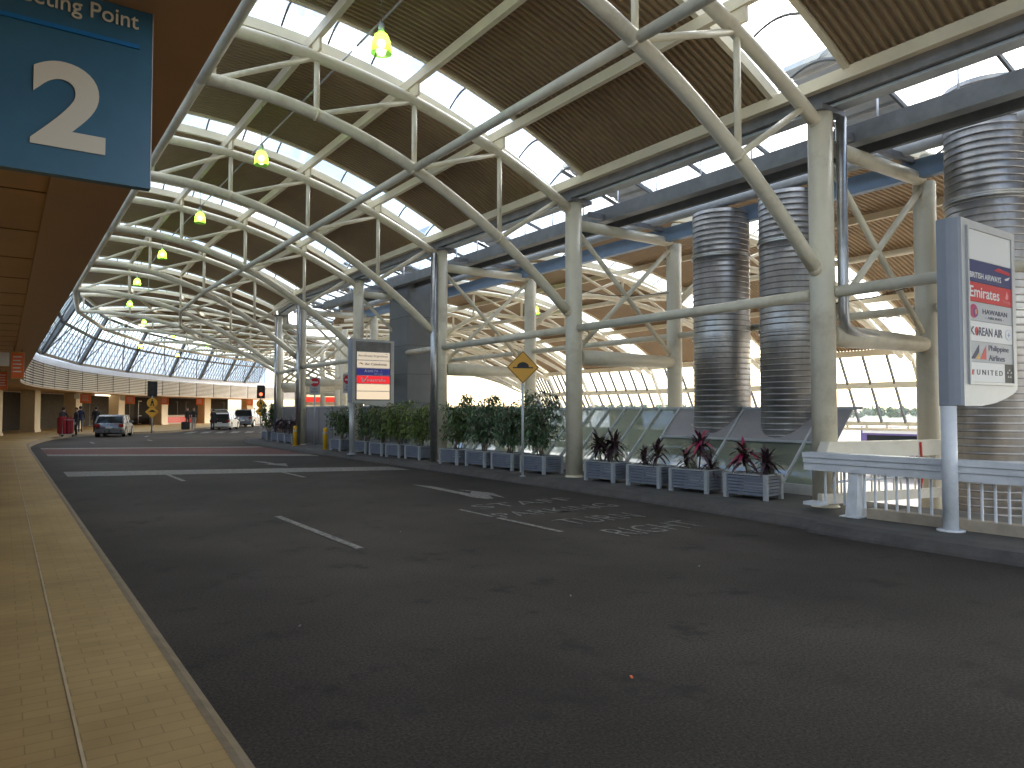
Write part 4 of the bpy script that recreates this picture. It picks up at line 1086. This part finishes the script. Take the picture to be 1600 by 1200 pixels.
def round_sign(label, x, y, rz, zc_, r):
    t = thing('no_entry_sign', label, 'sign', (x,y,.15), rz, 'red no entry signs')
    m = MB(); m.tube([(0,0,0),(0,0,zc_-.1)],.035,10); m.build('pole', GREYBEAM, t, local=True)
    T = lambda d0: (lambda x,z,yy: (x,-.04-d0-.005*yy,z+zc_-.15))
    m = MB(); m.prism([(-r*1.15,-r*2.9),(r*1.15,-r*2.9),(r*1.15,r*1.15),(-r*1.15,r*1.15)],0,1,T=T(0)); m.build('backing_plate', GREYV, t, local=True)
    m = MB(); m.prism([(r*math.cos(a*PI/14),r*math.sin(a*PI/14)) for a in range(28)],0,1,T=T(.006)); m.build('red_disc', RED, t, local=True)
    m = MB(); m.prism([(-r*.72,-r*.17),(r*.72,-r*.17),(r*.72,r*.17),(-r*.72,r*.17)],0,1,T=T(.012)); m.build('white_bar', WHT, t, local=True)
    me = text_mesh('NO', INKK, r*.9, r*.45, .002); me.transform(face_frame((-r*.45,-.047,zc_-.15-r*1.75))); o = bpy.data.objects.new('lettering', me); COL.objects.link(o); o.parent = t
    me = text_mesh('ENTRY', INKK, r*1.5, r*.45, .002); me.transform(face_frame((-r*.75,-.047,zc_-.15-r*2.4))); o = bpy.data.objects.new('lettering', me); COL.objects.link(o); o.parent = t
round_sign('red no entry sign on a pole beside the fifth column', 11.75, 32.9, math.radians(-22), 3.0, .20)
round_sign('red no entry sign half hidden behind the lit airline sign', 12.35, 30.4, math.radians(-22), 3.05, .20)
def bollard(label, x, y):
    t = thing('bollard', label, 'bollard', (x,y,.15), 0, 'yellow steel bollards')
    m = MB(); m.lathe([(.09,0),(.09,.80),(.075,.86),(.03,.88)],(0,0,0),18); m.build('post', YELB, t, local=True)
    m = MB(); m.lathe([(.13,0),(.13,.015),(.092,.016)],(0,0,0),18); m.build('base_plate', YELB, t, local=True)
    m = MB(); m.lathe([(.0915,.62),(.0925,.63),(.0925,.69),(.0915,.70)],(0,0,0),18,caps=False); m.build('band', flat('bollard_band', (.55,.52,.4)), t, local=True)
bollard('yellow bollard left, beside the fifth column', 10.74, 32.55); bollard('yellow bollard right, in front of the grey panel wall', 10.74, 28.8)

def signal(label, x, y, rz, front):
    t = thing('traffic_signal', label, 'traffic light', (x,y,.15), rz, 'crossing signals with yellow signs')
    m = MB(); m.tube([(0,0,0),(0,0,3.0)],.05,12); m.build('pole', GREYBEAM, t, local=True)
    m = MB(); m.box((-.24,-.16,2.55),(.24,.10,3.45)); m.box((-.30,.0,2.48),(.30,.03,3.52)); sg = m.build('signal_head', BLK, t, local=True)
    for j in range(2):
        c = 3.22-.42*j; m = MB()
        m.prism([(.13*math.cos(a*PI/10),.13*math.sin(a*PI/10)) for a in range(20)],0,1,T=lambda xx,z,yy:(xx,-.162-.015*yy,z+c))
        m.build('lens', emit('red_signal', (1,.10,.04), 2.6) if (front and j == 1) else flat('dark_lens', (.03,.02,.02), .3), sg, local=True)
    m = MB(); m.prism([(.33*math.cos(a*PI/12),.33*math.sin(a*PI/12)) for a in range(24)],0,1,T=lambda xx,z,yy:(xx,-.07-.01*yy,z+2.05)); pd = m.build('crossing_disc', YEL, t, local=True)
    m = MB()
    for poly in ([(-.14,-.2),(-.06,-.2),(.03,.1),(-.02,.12)],[(.14,-.2),(.06,-.2),(-.01,.05),(.03,.1)],[(-.10,.0),(.10,.0),(.05,.16),(-.05,.16)]):
        m.prism(poly,0,1,T=lambda xx,z,yy:(xx,-.082-.004*yy,z+2.05))
    m.ball((0,-.084,2.27),.045,8,6,sc=(1,.1,1)); m.build('walking_symbol', BLK, pd, local=True)
    m = MB(); m.prism([(0,-.42),(.42,0),(0,.42),(-.42,0)],0,1,T=lambda xx,z,yy:(xx,-.07-.01*yy,z+1.45)); pd = m.build('hump_plate', YEL, t, local=True)
    m = MB(); m.prism([(.16*math.cos(a*PI/8),.13*math.sin(a*PI/8)) for a in range(9)],0,1,T=lambda xx,z,yy:(xx,-.082-.004*yy,z+1.46)); m.prism([(-.27,-.03),(.27,-.03),(.27,.0),(-.27,.0)],0,1,T=lambda xx,z,yy:(xx,-.082-.004*yy,z+1.46)); m.build('hump_symbol', BLK, pd, local=True)
signal('traffic signal with yellow signs standing left on the far footpath', 8.3, 54.8, math.radians(-8), False)
signal('traffic signal showing red with yellow signs at the right of the crossing', 16.6, 58.6, math.radians(-16), True)

# ------------------------------------------------------------------ hanging red banners under the terminal soffit
def banner(label, p, rz, w, h, ztop_, mat=ORANGE, side=True):
    t = thing('hanging_banner', label, 'banner', p, rz, 'orange banners under the terminal soffit')
    m = MB(); m.box((-w/2,-.02,-h),(w/2,.02,0)); m.build('panel', mat, t, local=True)
    m = MB()
    for i in range(5):
        z = -h*(.22+.14*i); m.box((-w*.36,-.026,z),(w*(.30-.08*(i%2)),-.021,z+h*.045))
    m.build('white_stripes', WHT, t, local=True)
    m = MB(); m.box((-w/2-.01,-.025,-.03),(w/2+.01,.025,.0)); m.box((-w/2-.01,-.025,-h-.02),(w/2+.01,.025,-h)); m.build('frame_rail', flat('banner_gold', (.5,.3,.06)), t, local=True)
    m = MB()
    for s in (-.3,.3): m.tube([(s*w,0,0),(s*w,0,ztop_-p[2])],.008,6)
    m.build('hanger', DARKST, t, local=True)
    if side:
        m = MB(); m.box((-w/2-.42,.0,-h*.55),(-w/2-.04,.03,-.02)); m.build('white_plate', WHT, t, local=True)
banner('large orange banner nearest under the dark soffit', (.25,19.6,3.03), math.radians(-6), .24, .58, 3.12)
banner('orange banner second under the soffit above the glazed shopfront', (-.02,30.5,3.05), math.radians(-6), .26, .62, 3.12)
for i,(s,x,mt) in enumerate(((63.6,-.1,ORANGE),(71.6,-.1,ORANGE),(77.6,-.1,ORANGE),(83.6,-.1,ORANGE),(92.2,-.1,ORANGE))):
    p = P(x,s,3.0); banner('small orange banner under the curved canopy, %s from the left' % ('first','second','third','fourth','fifth')[i], p, -(s-40)/RREF*.5, .75, .72, 3.12, mt, i in (0,1))
# strip light under far soffit
for i,s in enumerate((69.5,70.6)):
    m = MB(); a = Vector(P(-2.0-i*.5,s,3.05)); b = Vector(P(-2.0-i*.5,s+2.2,3.05)); m.beam(a,b,.14,.08)
    tag(m.build('strip_light', emit('strip_light', (1,.9,.65), 2.2)), 'glowing strip light under the curved soffit, %s of two' % ('left','right')[i], 'light', 'strip lights under the soffit')

# ------------------------------------------------------------------ far kiosk (red banded) seen between columns
kb = thing('far_kiosk', 'far cream kiosk with red sign bands seen between the columns', 'kiosk', (26,71,0))
m = MB(); m.box((24,70,0),(27.5,73,4.6)); m.build('wall', pbr('kiosk_cream', (.6,.45,.3), .6), kb)
m = MB()
for z in (2.5,3.4): m.box((23.96,69.96,z),(27.54,70.0,z+.5))
m.build('red_band', emit('kiosk_red', (.9,.05,.03), .5), kb)
m = MB()
for z in (1.7,2.98,3.9): m.box((24.2,69.95,z),(27.3,70.0,z+.42))
m.build('lit_band', emit('kiosk_lit', (1,.78,.45), .7), kb)

# ------------------------------------------------------------------ cars
def car(label, x, y, rz, L, Wd, H, paint, kind='hatch', open_gate=False, plate='AB 12'):
    t = thing('parked_car', label, 'car', (x,y,0), rz, 'cars at the kerb')
    hl_ = L/2; w = Wd/2
    gc = .17; belt = .62*H
    if kind == 'suv': gc = .24
    # body side outline (x forward), closed
    low = [(-hl_+.02,gc+.12),(-hl_,gc+.35),(-hl_+.03,belt-.03),(-hl_+.10,belt+.02),(hl_-1.05,belt+.0),(hl_-.25,belt-.14),(hl_-.05,belt-.28),(hl_,gc+.28),(hl_-.04,gc+.08),(hl_-.2,gc),(-hl_+.2,gc)]
    cx = 0; cz = (belt+gc)/2
    m = MB(); rings = []
    for f,sc in ((-1,.90),(-.93,.975),(-.6,1),(0,1.0),(.6,1),(.93,.975),(1,.90)):
        n0 = len(m.v); rings.append(n0)
        for (px,pz) in low: m.v.append((cx+px*(sc if abs(f)>.9 else 1)*(1-.02*abs(f)), f*w, cz+(pz-cz)*(1 if abs(f)<.95 else .86)))
    NP = len(low)
    for a,b in zip(rings,rings[1:]):
        for i in range(NP):
            j = (i+1)%NP; m.f.append((a+i,b+i,b+j,a+j)); m.m.append(0); m.s.append(True)
    m.f.append(tuple(rings[0]+i for i in range(NP))); m.f.append(tuple(rings[-1]+i for i in reversed(range(NP)))); m.m += [0,0]; m.s += [False,False]
    body = m.build('body', paint, t, local=True)
    # cabin
    rb = -hl_+.12 if kind != 'sedan' else -hl_+.75
    cab = [(rb,belt),(rb+.28,H-.10),(rb+.55,H-.01),(.35,H-.01),(.62,H-.08),(hl_-1.15,belt)] if kind != 'suv' else [(rb,belt),(rb+.16,H-.10),(rb+.35,H-.01),(.45,H-.01),(.7,H-.08),(hl_-1.2,belt)]
    def row(f, sc): return [(px, f*w*(.93 if pz < belt+.05 else .93-.16*(pz-belt)/(H-belt)), pz) for px,pz in cab]
    a = row(-1,1); b = row(1,1); nC = len(cab)
    m = MB()
    m.quad([a[2],a[3],b[3],b[2]][::-1],0); m.quad([a[1],a[2],b[2],b[1]][::-1],0); m.quad([a[3],a[4],b[4],b[3]][::-1],0); m.build('roof', paint, t, local=True)
    def win(nm, pts, inset=.0):
        q = MB(); q.quad(pts); q.build(nm, CARGL, t, local=True)
    if not open_gate: win('rear_window', [a[0],a[1],b[1],b[0]])
    win('windscreen', [a[4],a[5],b[5],b[4]][::-1])
    for sd,rw in ((1,b),(-1,a)):
        win('side_window', rw if sd > 0 else rw[::-1])
        m = MB()
        for i0,i1 in ((0,1),(4,5)): m.beam(Vector(rw[i0]),Vector(rw[i1]),.07,.07)
        bx = -.15; m.beam((bx,rw[0][1]+sd*.006,belt),(bx+.05,rw[2][1]+sd*.006,H-.03),.05,.06)
        m.beam((bx-.95,rw[0][1]+sd*.004,belt),(bx-.85,rw[2][1]+sd*.004,H-.03),.05,.06); m.build('window_pillars', paint, t, local=True)
        m = MB(); m.box((hl_-1.35,sd*w*.93 if sd>0 else sd*w*.93-.18,belt+.02),(hl_-1.22,sd*w*.93+.18 if sd>0 else sd*w*.93,belt+.15)); m.build('mirror', paint, t, local=True)
        m = MB(); m.box((-.9,sd*(w+.001)-.006,belt-.14),(-.74,sd*(w+.001)+.012,belt-.11)); m.build('door_handle', paint, t, local=True)
        m = MB(); m.box((-hl_-.012,sd*w*.80-.14,belt-.24),(-hl_+.1,sd*w*.80+.14 if sd<0 else sd*w*.80+.14,belt-.05)); m.build('tail_light', flat('tail_red', (.32,.02,.02), .2), t, local=True)
        m = MB(); m.box((hl_-.20,sd*w*.74-.17,belt-.36),(hl_-.005,sd*w*.74+.17,belt-.20)); m.build('headlight', flat('headlamp', (.6,.62,.65), .1), t, local=True)
        for wx in (-hl_+.75,hl_-.80):
            wr = .31 if kind != 'suv' else .37
            q = MB(); 
            q.tube([(wx,sd*(w-.20),wr),(wx,sd*(w+.012),wr)], wr, 22); wh = q.build('wheel', TYRE, t, local=True)
            q = MB(); q.tube([(wx,sd*(w+.008),wr),(wx,sd*(w+.02),wr)], wr*.64, 18); q.build('rim', RIM, wh, local=True)
            q = MB(); q.tube([(wx,sd*(w-.015),wr+.02),(wx,sd*(w+.006),wr+.02)], wr+.06, 22); q.build('wheel_arch', TYRE, wh, local=True)
    m = MB(); m.box((-hl_-.03,-w*.92,gc+.12),(-hl_+.1,w*.92,gc+.34)); m.build('bumper', paint, t, local=True)
    m = MB(); m.box((-hl_-.04,-.2,gc+.38),(-hl_+.05,.2,gc+.49)); m.build('number_plate', WHT, t, local=True)
    if open_gate:
        m = MB(); m.hexa([(-hl_-.55,-w*.8,H+.28),(-hl_-.55,w*.8,H+.28),(rb+.4,w*.75,H+.0),(rb+.4,-w*.75,H+.0),(-hl_-.55,-w*.8,H+.33),(-hl_-.55,w*.8,H+.33),(rb+.4,w*.75,H+.05),(rb+.4,-w*.75,H+.05)]); m.build('open_tailgate', paint, t, local=True)
        m = MB(); m.box((-hl_-.005,-w*.8,gc+.4),(-hl_+.02,w*.8,belt+.02)); m.quad([a[0],a[1],b[1],b[0]]); m.build('open_boot', BLK, t, local=True)
    return t
def fwd(dx,dy): return math.atan2(dy,dx)
CSIL = pbr('silver_car_paint', (.22,.23,.245), .28, .6, .04, 2); CWHT = pbr('white_car_paint', (.55,.55,.53), .3, 0, .04, 2); CGRY = pbr('grey_car_paint', (.12,.13,.15), .28, .5, .04, 2)
car('silver hatchback stopped by the kerb left, seen from behind', 6.1, 54.9, fwd(.27,.96), 4.0, 1.7, 1.42, CSIL)
car('white hatchback with its tailgate open at the far kerb', 16.4, 68.9, fwd(.44,.90), 4.1, 1.7, 1.45, CWHT, 'hatch', True)
car('grey four wheel drive parked ahead of the white hatchback', 20.6, 76.6, fwd(.52,.85), 4.6, 1.85, 1.78, CGRY, 'suv')

# ------------------------------------------------------------------ people
def person(label, x, y, rz, h, shirt, pants, hairc, pose='stand', z=.15, skirt=False):
    t = thing('person', label, 'person', (x,y,z), rz, None)
    s = h/1.75
    V_ = []; E_ = []; Rr = []
    def add(p, r, par=None):
        V_.append(Vector(p)*s); Rr.append(r*s)
        if par is not None: E_.append((par, len(V_)-1))
        return len(V_)-1
    lean = {'stand':0,'bend':.32,'walk':.04}[pose]
    def up(z_, f=1.0): return lean*max(0,(z_-.95))*1.2*f
    pel = add((0,0,.96),.135)
    wai = add((up(1.1),0,1.10),.120,pel); che = add((up(1.30),0,1.30),.140,wai); sho = add((up(1.43),0,1.43),.105,che)
    nk = add((up(1.5)+.01,0,1.51),.055,sho); jaw = add((up(1.58)+.02,0,1.58),.075,nk); hd1 = add((up(1.66)+.015,0,1.665),.090,jaw); top = add((up(1.73),0,1.725),.065,hd1)
    nose = add((up(1.63)+.115,0,1.625),.014,hd1)
    for sd in (1,-1):
        ear = add((up(1.64),sd*.088,1.64),.016,hd1)
        st = {'stand':.02,'bend':.05,'walk':.22}[pose]*sd
        hip = add((0,sd*.09,.90),.095,pel); kn = add((st*.6+.02,sd*.10,.50),.062,hip); an = add((st-.02,sd*.105,.09),.042,kn); toe = add((st+.15,sd*.115,.035),.035,an)
        shd = add((up(1.42),sd*.175,1.41),.062,sho)
        fw = {'stand':.05,'bend':.42,'walk':-.16*sd}[pose]
        el = add((up(1.42)*(.9)+fw*.35,sd*.225,1.13 if pose != 'bend' else 1.18),.043,shd)
        wr = add((up(1.42)*.8+fw+.06,sd*.215,.89 if pose != 'bend' else 1.0),.028,el)
        pm = add((up(1.42)*.8+fw+.075,sd*.21,.81 if pose != 'bend' else .94),.030,wr)
        bx,bz = up(1.42)*.8+fw+.08, (.775 if pose != 'bend' else .905)
        for q in range(4):
            fl_ = (.062,.074,.070,.055)[q]
            k1 = add((bx-.03+.02*q,sd*(.208),bz-fl_*.45),.0085,pm); add((bx-.03+.02*q+.006,sd*(.200),bz-fl_),.0075,k1)
        th = add((bx+.045,sd*.200,bz+.015),.010,pm); add((bx+.058,sd*.193,bz-.02),.008,th)
    me = bpy.data.meshes.new('person_base'); me.from_pydata(V_, E_, [])
    ob = bpy.data.objects.new('person_base', me); COL.objects.link(ob)
    md = ob.modifiers.new('skin','SKIN'); md.use_smooth_shade = True
    for i,sv in enumerate(me.skin_vertices[0].data):
        sv.radius = (Rr[i],Rr[i]*(1.0 if i not in (0,1,2,3) else 1.25)); sv.use_root = (i == 0)
    ob.modifiers.new('sub','SUBSURF').levels = 1
    dg = bpy.context.evaluated_depsgraph_get(); bm_ = bpy.data.meshes.new_from_object(ob.evaluated_get(dg))
    bpy.data.objects.remove(ob); bpy.data.meshes.remove(me)
    bm_.materials.clear()
    skin = flat('skin_tone', (.42,.25,.17), .6); shoe = flat('dark_shoe', (.02,.018,.016), .6)
    for mt in (skin, shirt, pants, shoe): bm_.materials.append(mt)
    hz = (.86 if pose != 'bend' else .97)*s
    for p in bm_.polygons:
        c = p.center; zz = c.z/s; p.use_smooth = True
        if zz > 1.50: mi = 0
        elif zz < .075: mi = 3
        elif abs(c.y)/s > .17 and c.z < hz and zz > .6: mi = 0
        elif zz < .97: mi = 2
        else: mi = 1
        p.material_index = mi
    bo = bpy.data.objects.new('body', bm_); COL.objects.link(bo); bo.parent = t
    m = MB(); hx = up(1.68)-.012; n0 = 0
    for (r,zz) in ((.085,1.60),(.104,1.65),(.106,1.70),(.085,1.755),(.04,1.785),(.002,1.79)):
        for k in range(14):
            a = 2*PI*k/14; fr = .82 if math.cos(a) > .5 else 1
            m.v.append(((hx+r*fr*math.cos(a)*(1 if zz>1.69 else (.35 if math.cos(a)>.2 else 1)))*s, r*math.sin(a)*s*.93, (zz+(.05 if math.cos(a)>.5 and zz<1.7 else 0))*s))
    for i in range(5):
        for k in range(14):
            a = i*14+k; b = i*14+(k+1)%14; m.f.append((a,b,b+14,a+14)); m.m.append(0); m.s.append(True)
    m.build('hair', hairc, t, local=True)
    for sd in (1,-1):
        m = MB(); m.ball(((up(1.65)+.098)*s,sd*.033*s,1.655*s),.012*s,8,6); m.build('eye', BLK, t, local=True)
    m = MB(); m.ball(((up(1.58)+.088)*s,0,1.585*s),.022*s,8,6,sc=(.5,1,.35)); m.build('mouth', flat('lip', (.35,.12,.1), .5), t, local=True)
    return t
HB = flat('dark_hair', (.02,.014,.01), .6); HBr = flat('brown_hair', (.08,.045,.025), .6)
cl = lambda n,c: pbr('cloth_'+n, c, .85, 0, .15, 8)
person('person in a dark top behind the red trolley load, leaning forward', 2.9, 51.9, math.radians(60), 1.72, cl('darktop',(.03,.025,.035)), cl('redskirt',(.16,.01,.015)), HB, 'bend')
person('person in black with pale collar standing right beside the red load', 3.7, 52.2, math.radians(200), 1.70, cl('blackshirt',(.025,.02,.025)), cl('blackpants',(.02,.02,.022)), HBr)
person('person in navy jacket and blue jeans walking by the beige pillars', 4.55, 60.6, math.radians(80), 1.82, cl('navy',(.015,.02,.05)), cl('jeans',(.04,.055,.10)), HB, 'walk')
person('person in black coat standing just behind the silver hatchback', 5.3, 58.2, math.radians(100), 1.78, cl('coat',(.012,.012,.014)), cl('trous',(.02,.018,.02)), HB)
person('person in black jacket and grey trousers with luggage on the crossing', 12.7, 63.6, math.radians(-100), 1.75, cl('jacket',(.02,.02,.022)), cl('greytr',(.22,.20,.19)), HBr, 'walk')
person('person in black standing by the pale post near the white hatchback', 13.5, 70.2, math.radians(-80), 1.75, cl('blk2',(.018,.018,.02)), cl('blk3',(.03,.03,.03)), HB)
person('person in black bending at the open boot of the white hatchback', 14.75, 66.3, math.radians(64), 1.78, cl('blk4',(.012,.012,.014)), cl('blk5',(.014,.014,.016)), HB, 'bend', 0.0)
person('person in a red top standing beyond the grey four wheel drive', 21.9, 79.6, math.radians(-70), 1.72, cl('redtop',(.55,.04,.03)), cl('dkp',(.05,.04,.04)), HBr)
# red trolley load and black suitcase
def trolley(label, x, y, rz):
    t = thing('luggage_trolley', label, 'trolley', (x,y,.15), rz)
    m = MB(); m.box((-.35,-.45,.12),(.35,.45,.16)); m.tube([(-.3,-.42,.16),(-.3,-.5,1.0),(.3,-.5,1.0),(.3,-.42,.16)],.018,8); m.build('frame', GALV, t, local=True)
    for (wx,wy) in ((-.28,-.36),(.28,-.36),(0,.36)):
        m = MB(); m.tube([(wx-.025,wy,.07),(wx+.025,wy,.07)],.07,12); m.build('wheel', TYRE, t, local=True)
    return t
trolley('steel luggage trolley carrying tall red bags by the kerb', 3.05, 51.0, .3)
def bag(label, x, y, z, rz, w, d, h, mat, tall=True):
    t = thing('suitcase', label, 'suitcase', (x,y,z), rz, None)
    bm = bmesh.new(); bmesh.ops.create_cube(bm, size=1); bmesh.ops.scale(bm, vec=(w,d,h), verts=bm.verts); bmesh.ops.translate(bm, vec=(0,0,h/2), verts=bm.verts)
    bmesh.ops.bevel(bm, geom=bm.edges[:], offset=.05, segments=3, affect='EDGES'); me = bpy.data.meshes.new('shell'); bm.to_mesh(me); bm.free(); me.materials.append(mat)
    o = bpy.data.objects.new('shell', me); COL.objects.link(o); o.parent = t
    m = MB(); m.tube([(-.1,0,h-.01),(-.1,0,h+.06),(.1,0,h+.06),(.1,0,h-.01)],.014,8); m.build('handle', BLK, t, local=True)
    m = MB(); m.box((-.012,-d/2-.006,.08),(.012,-d/2+.01,h-.08)); m.build('zip_strip', BLK, t, local=True)
REDB = cl('redbag',(.22,.012,.02))
bag('tall red bag standing on the trolley, left one', 2.88, 51.0, .31, .3, .34, .5, 1.02, REDB); bag('tall red bag standing on the trolley, right one', 3.24, 51.1, .31, .3, .34, .5, .98, REDB)
bag('black suitcase beside the person on the crossing', 12.15, 63.9, .15, .4, .62, .32, .62, cl('blackbag',(.02,.02,.02)))
bag('white carrier case at the feet of the person by the pale post', 13.75, 69.6, .15, .2, .34, .2, .42, cl('whitebag',(.6,.58,.54)))

# parked bus glimpse on the lower road (purple side)
bs = thing('purple_bus', 'purple sided bus on the lower road seen under the far glazing', 'bus', (33,14,-1.2))
m = MB(); m.box((32.0,9.5,-.85),(34.4,18.5,1.0)); m.build('body', pbr('purple_paint', (.09,.065,.19), .5), bs)
m = MB(); m.box((31.98,9.6,.70),(34.42,18.4,.98)); m.build('white_roof_band', WHT, bs)
m = MB(); m.box((31.985,9.8,.05),(31.998,18.2,.62)); m.build('window', CARGL, bs)
for y in (11.3,16.6):
    m = MB(); m.tube([(31.95,y,-.72),(32.3,y,-.72)],.48,20); m.build('wheel', TYRE, bs)

# ------------------------------------------------------------------ camera, light, world, render settings
cam = bpy.data.cameras.new('camera'); co = bpy.data.objects.new('camera', cam); COL.objects.link(co)
cam.sensor_width = 36; cam.lens = 36*1150/1600; cam.clip_end = 3000; cam.clip_start = .05
co.location = (0,0,1.75)
co.rotation_euler = (math.radians(90)+math.atan(40/1150), 0, -math.atan(795/1150))
S.camera = co
SUN_EL = math.radians(32); SUN_AZ = math.radians(70)      # azimuth clockwise from +Y
sun = bpy.data.lights.new('sun', 'SUN'); sun.energy = 1.3; sun.angle = math.radians(40); sun.color = (1,.93,.82)
so_ = bpy.data.objects.new('sun', sun); COL.objects.link(so_)
dirv = Vector((math.sin(SUN_AZ)*math.cos(SUN_EL), math.cos(SUN_AZ)*math.cos(SUN_EL), math.sin(SUN_EL)))
so_.rotation_euler = dirv.to_track_quat('Z','Y').to_euler()
wld = bpy.data.worlds.new('World'); S.world = wld; wld.use_nodes = True
nt = wld.node_tree; N = nt.nodes; L = nt.links
bg = N['Background']; sky = N.new('ShaderNodeTexSky'); sky.sky_type = 'NISHITA'; sky.sun_disc = False
sky.sun_elevation = SUN_EL; sky.sun_rotation = SUN_AZ; sky.dust_density = 2.0; sky.air_density = 1.0
tc = N.new('ShaderNodeTexCoord'); nz = N.new('ShaderNodeTexNoise'); nz.inputs['Scale'].default_value = 2.2; nz.inputs['Detail'].default_value = 8; nz.inputs['Roughness'].default_value = .6
mpn = N.new('ShaderNodeMapping'); mpn.inputs['Scale'].default_value = (1,1,2.2); L.new(tc.outputs['Generated'], mpn.inputs['Vector']); L.new(mpn.outputs['Vector'], nz.inputs['Vector'])
rp = N.new('ShaderNodeValToRGB'); rp.color_ramp.elements[0].position = .50; rp.color_ramp.elements[1].position = .70
L.new(nz.outputs['Fac'], rp.inputs['Fac'])
mxw = N.new('ShaderNodeMix'); mxw.data_type = 'RGBA'; L.new(rp.outputs['Color'], mxw.inputs['Factor']); L.new(sky.outputs['Color'], mxw.inputs['A']); mxw.inputs['B'].default_value = (11.8,11.2,10.2,1)
L.new(mxw.outputs['Result'], bg.inputs['Color']); bg.inputs['Strength'].default_value = .14

S.view_settings.view_transform = 'Standard'; S.view_settings.look = 'None'; S.view_settings.gamma = 1; S.view_settings.exposure = 2.15
cy = S.cycles
cy.use_denoising = True
try: cy.denoiser = 'OPENIMAGEDENOISE'
except Exception: pass
cy.max_bounces = 8; cy.diffuse_bounces = 5; cy.glossy_bounces = 4; cy.transparent_max_bounces = 32; cy.transmission_bounces = 6
cy.caustics_reflective = False; cy.caustics_refractive = False; cy.sample_clamp_indirect = 6
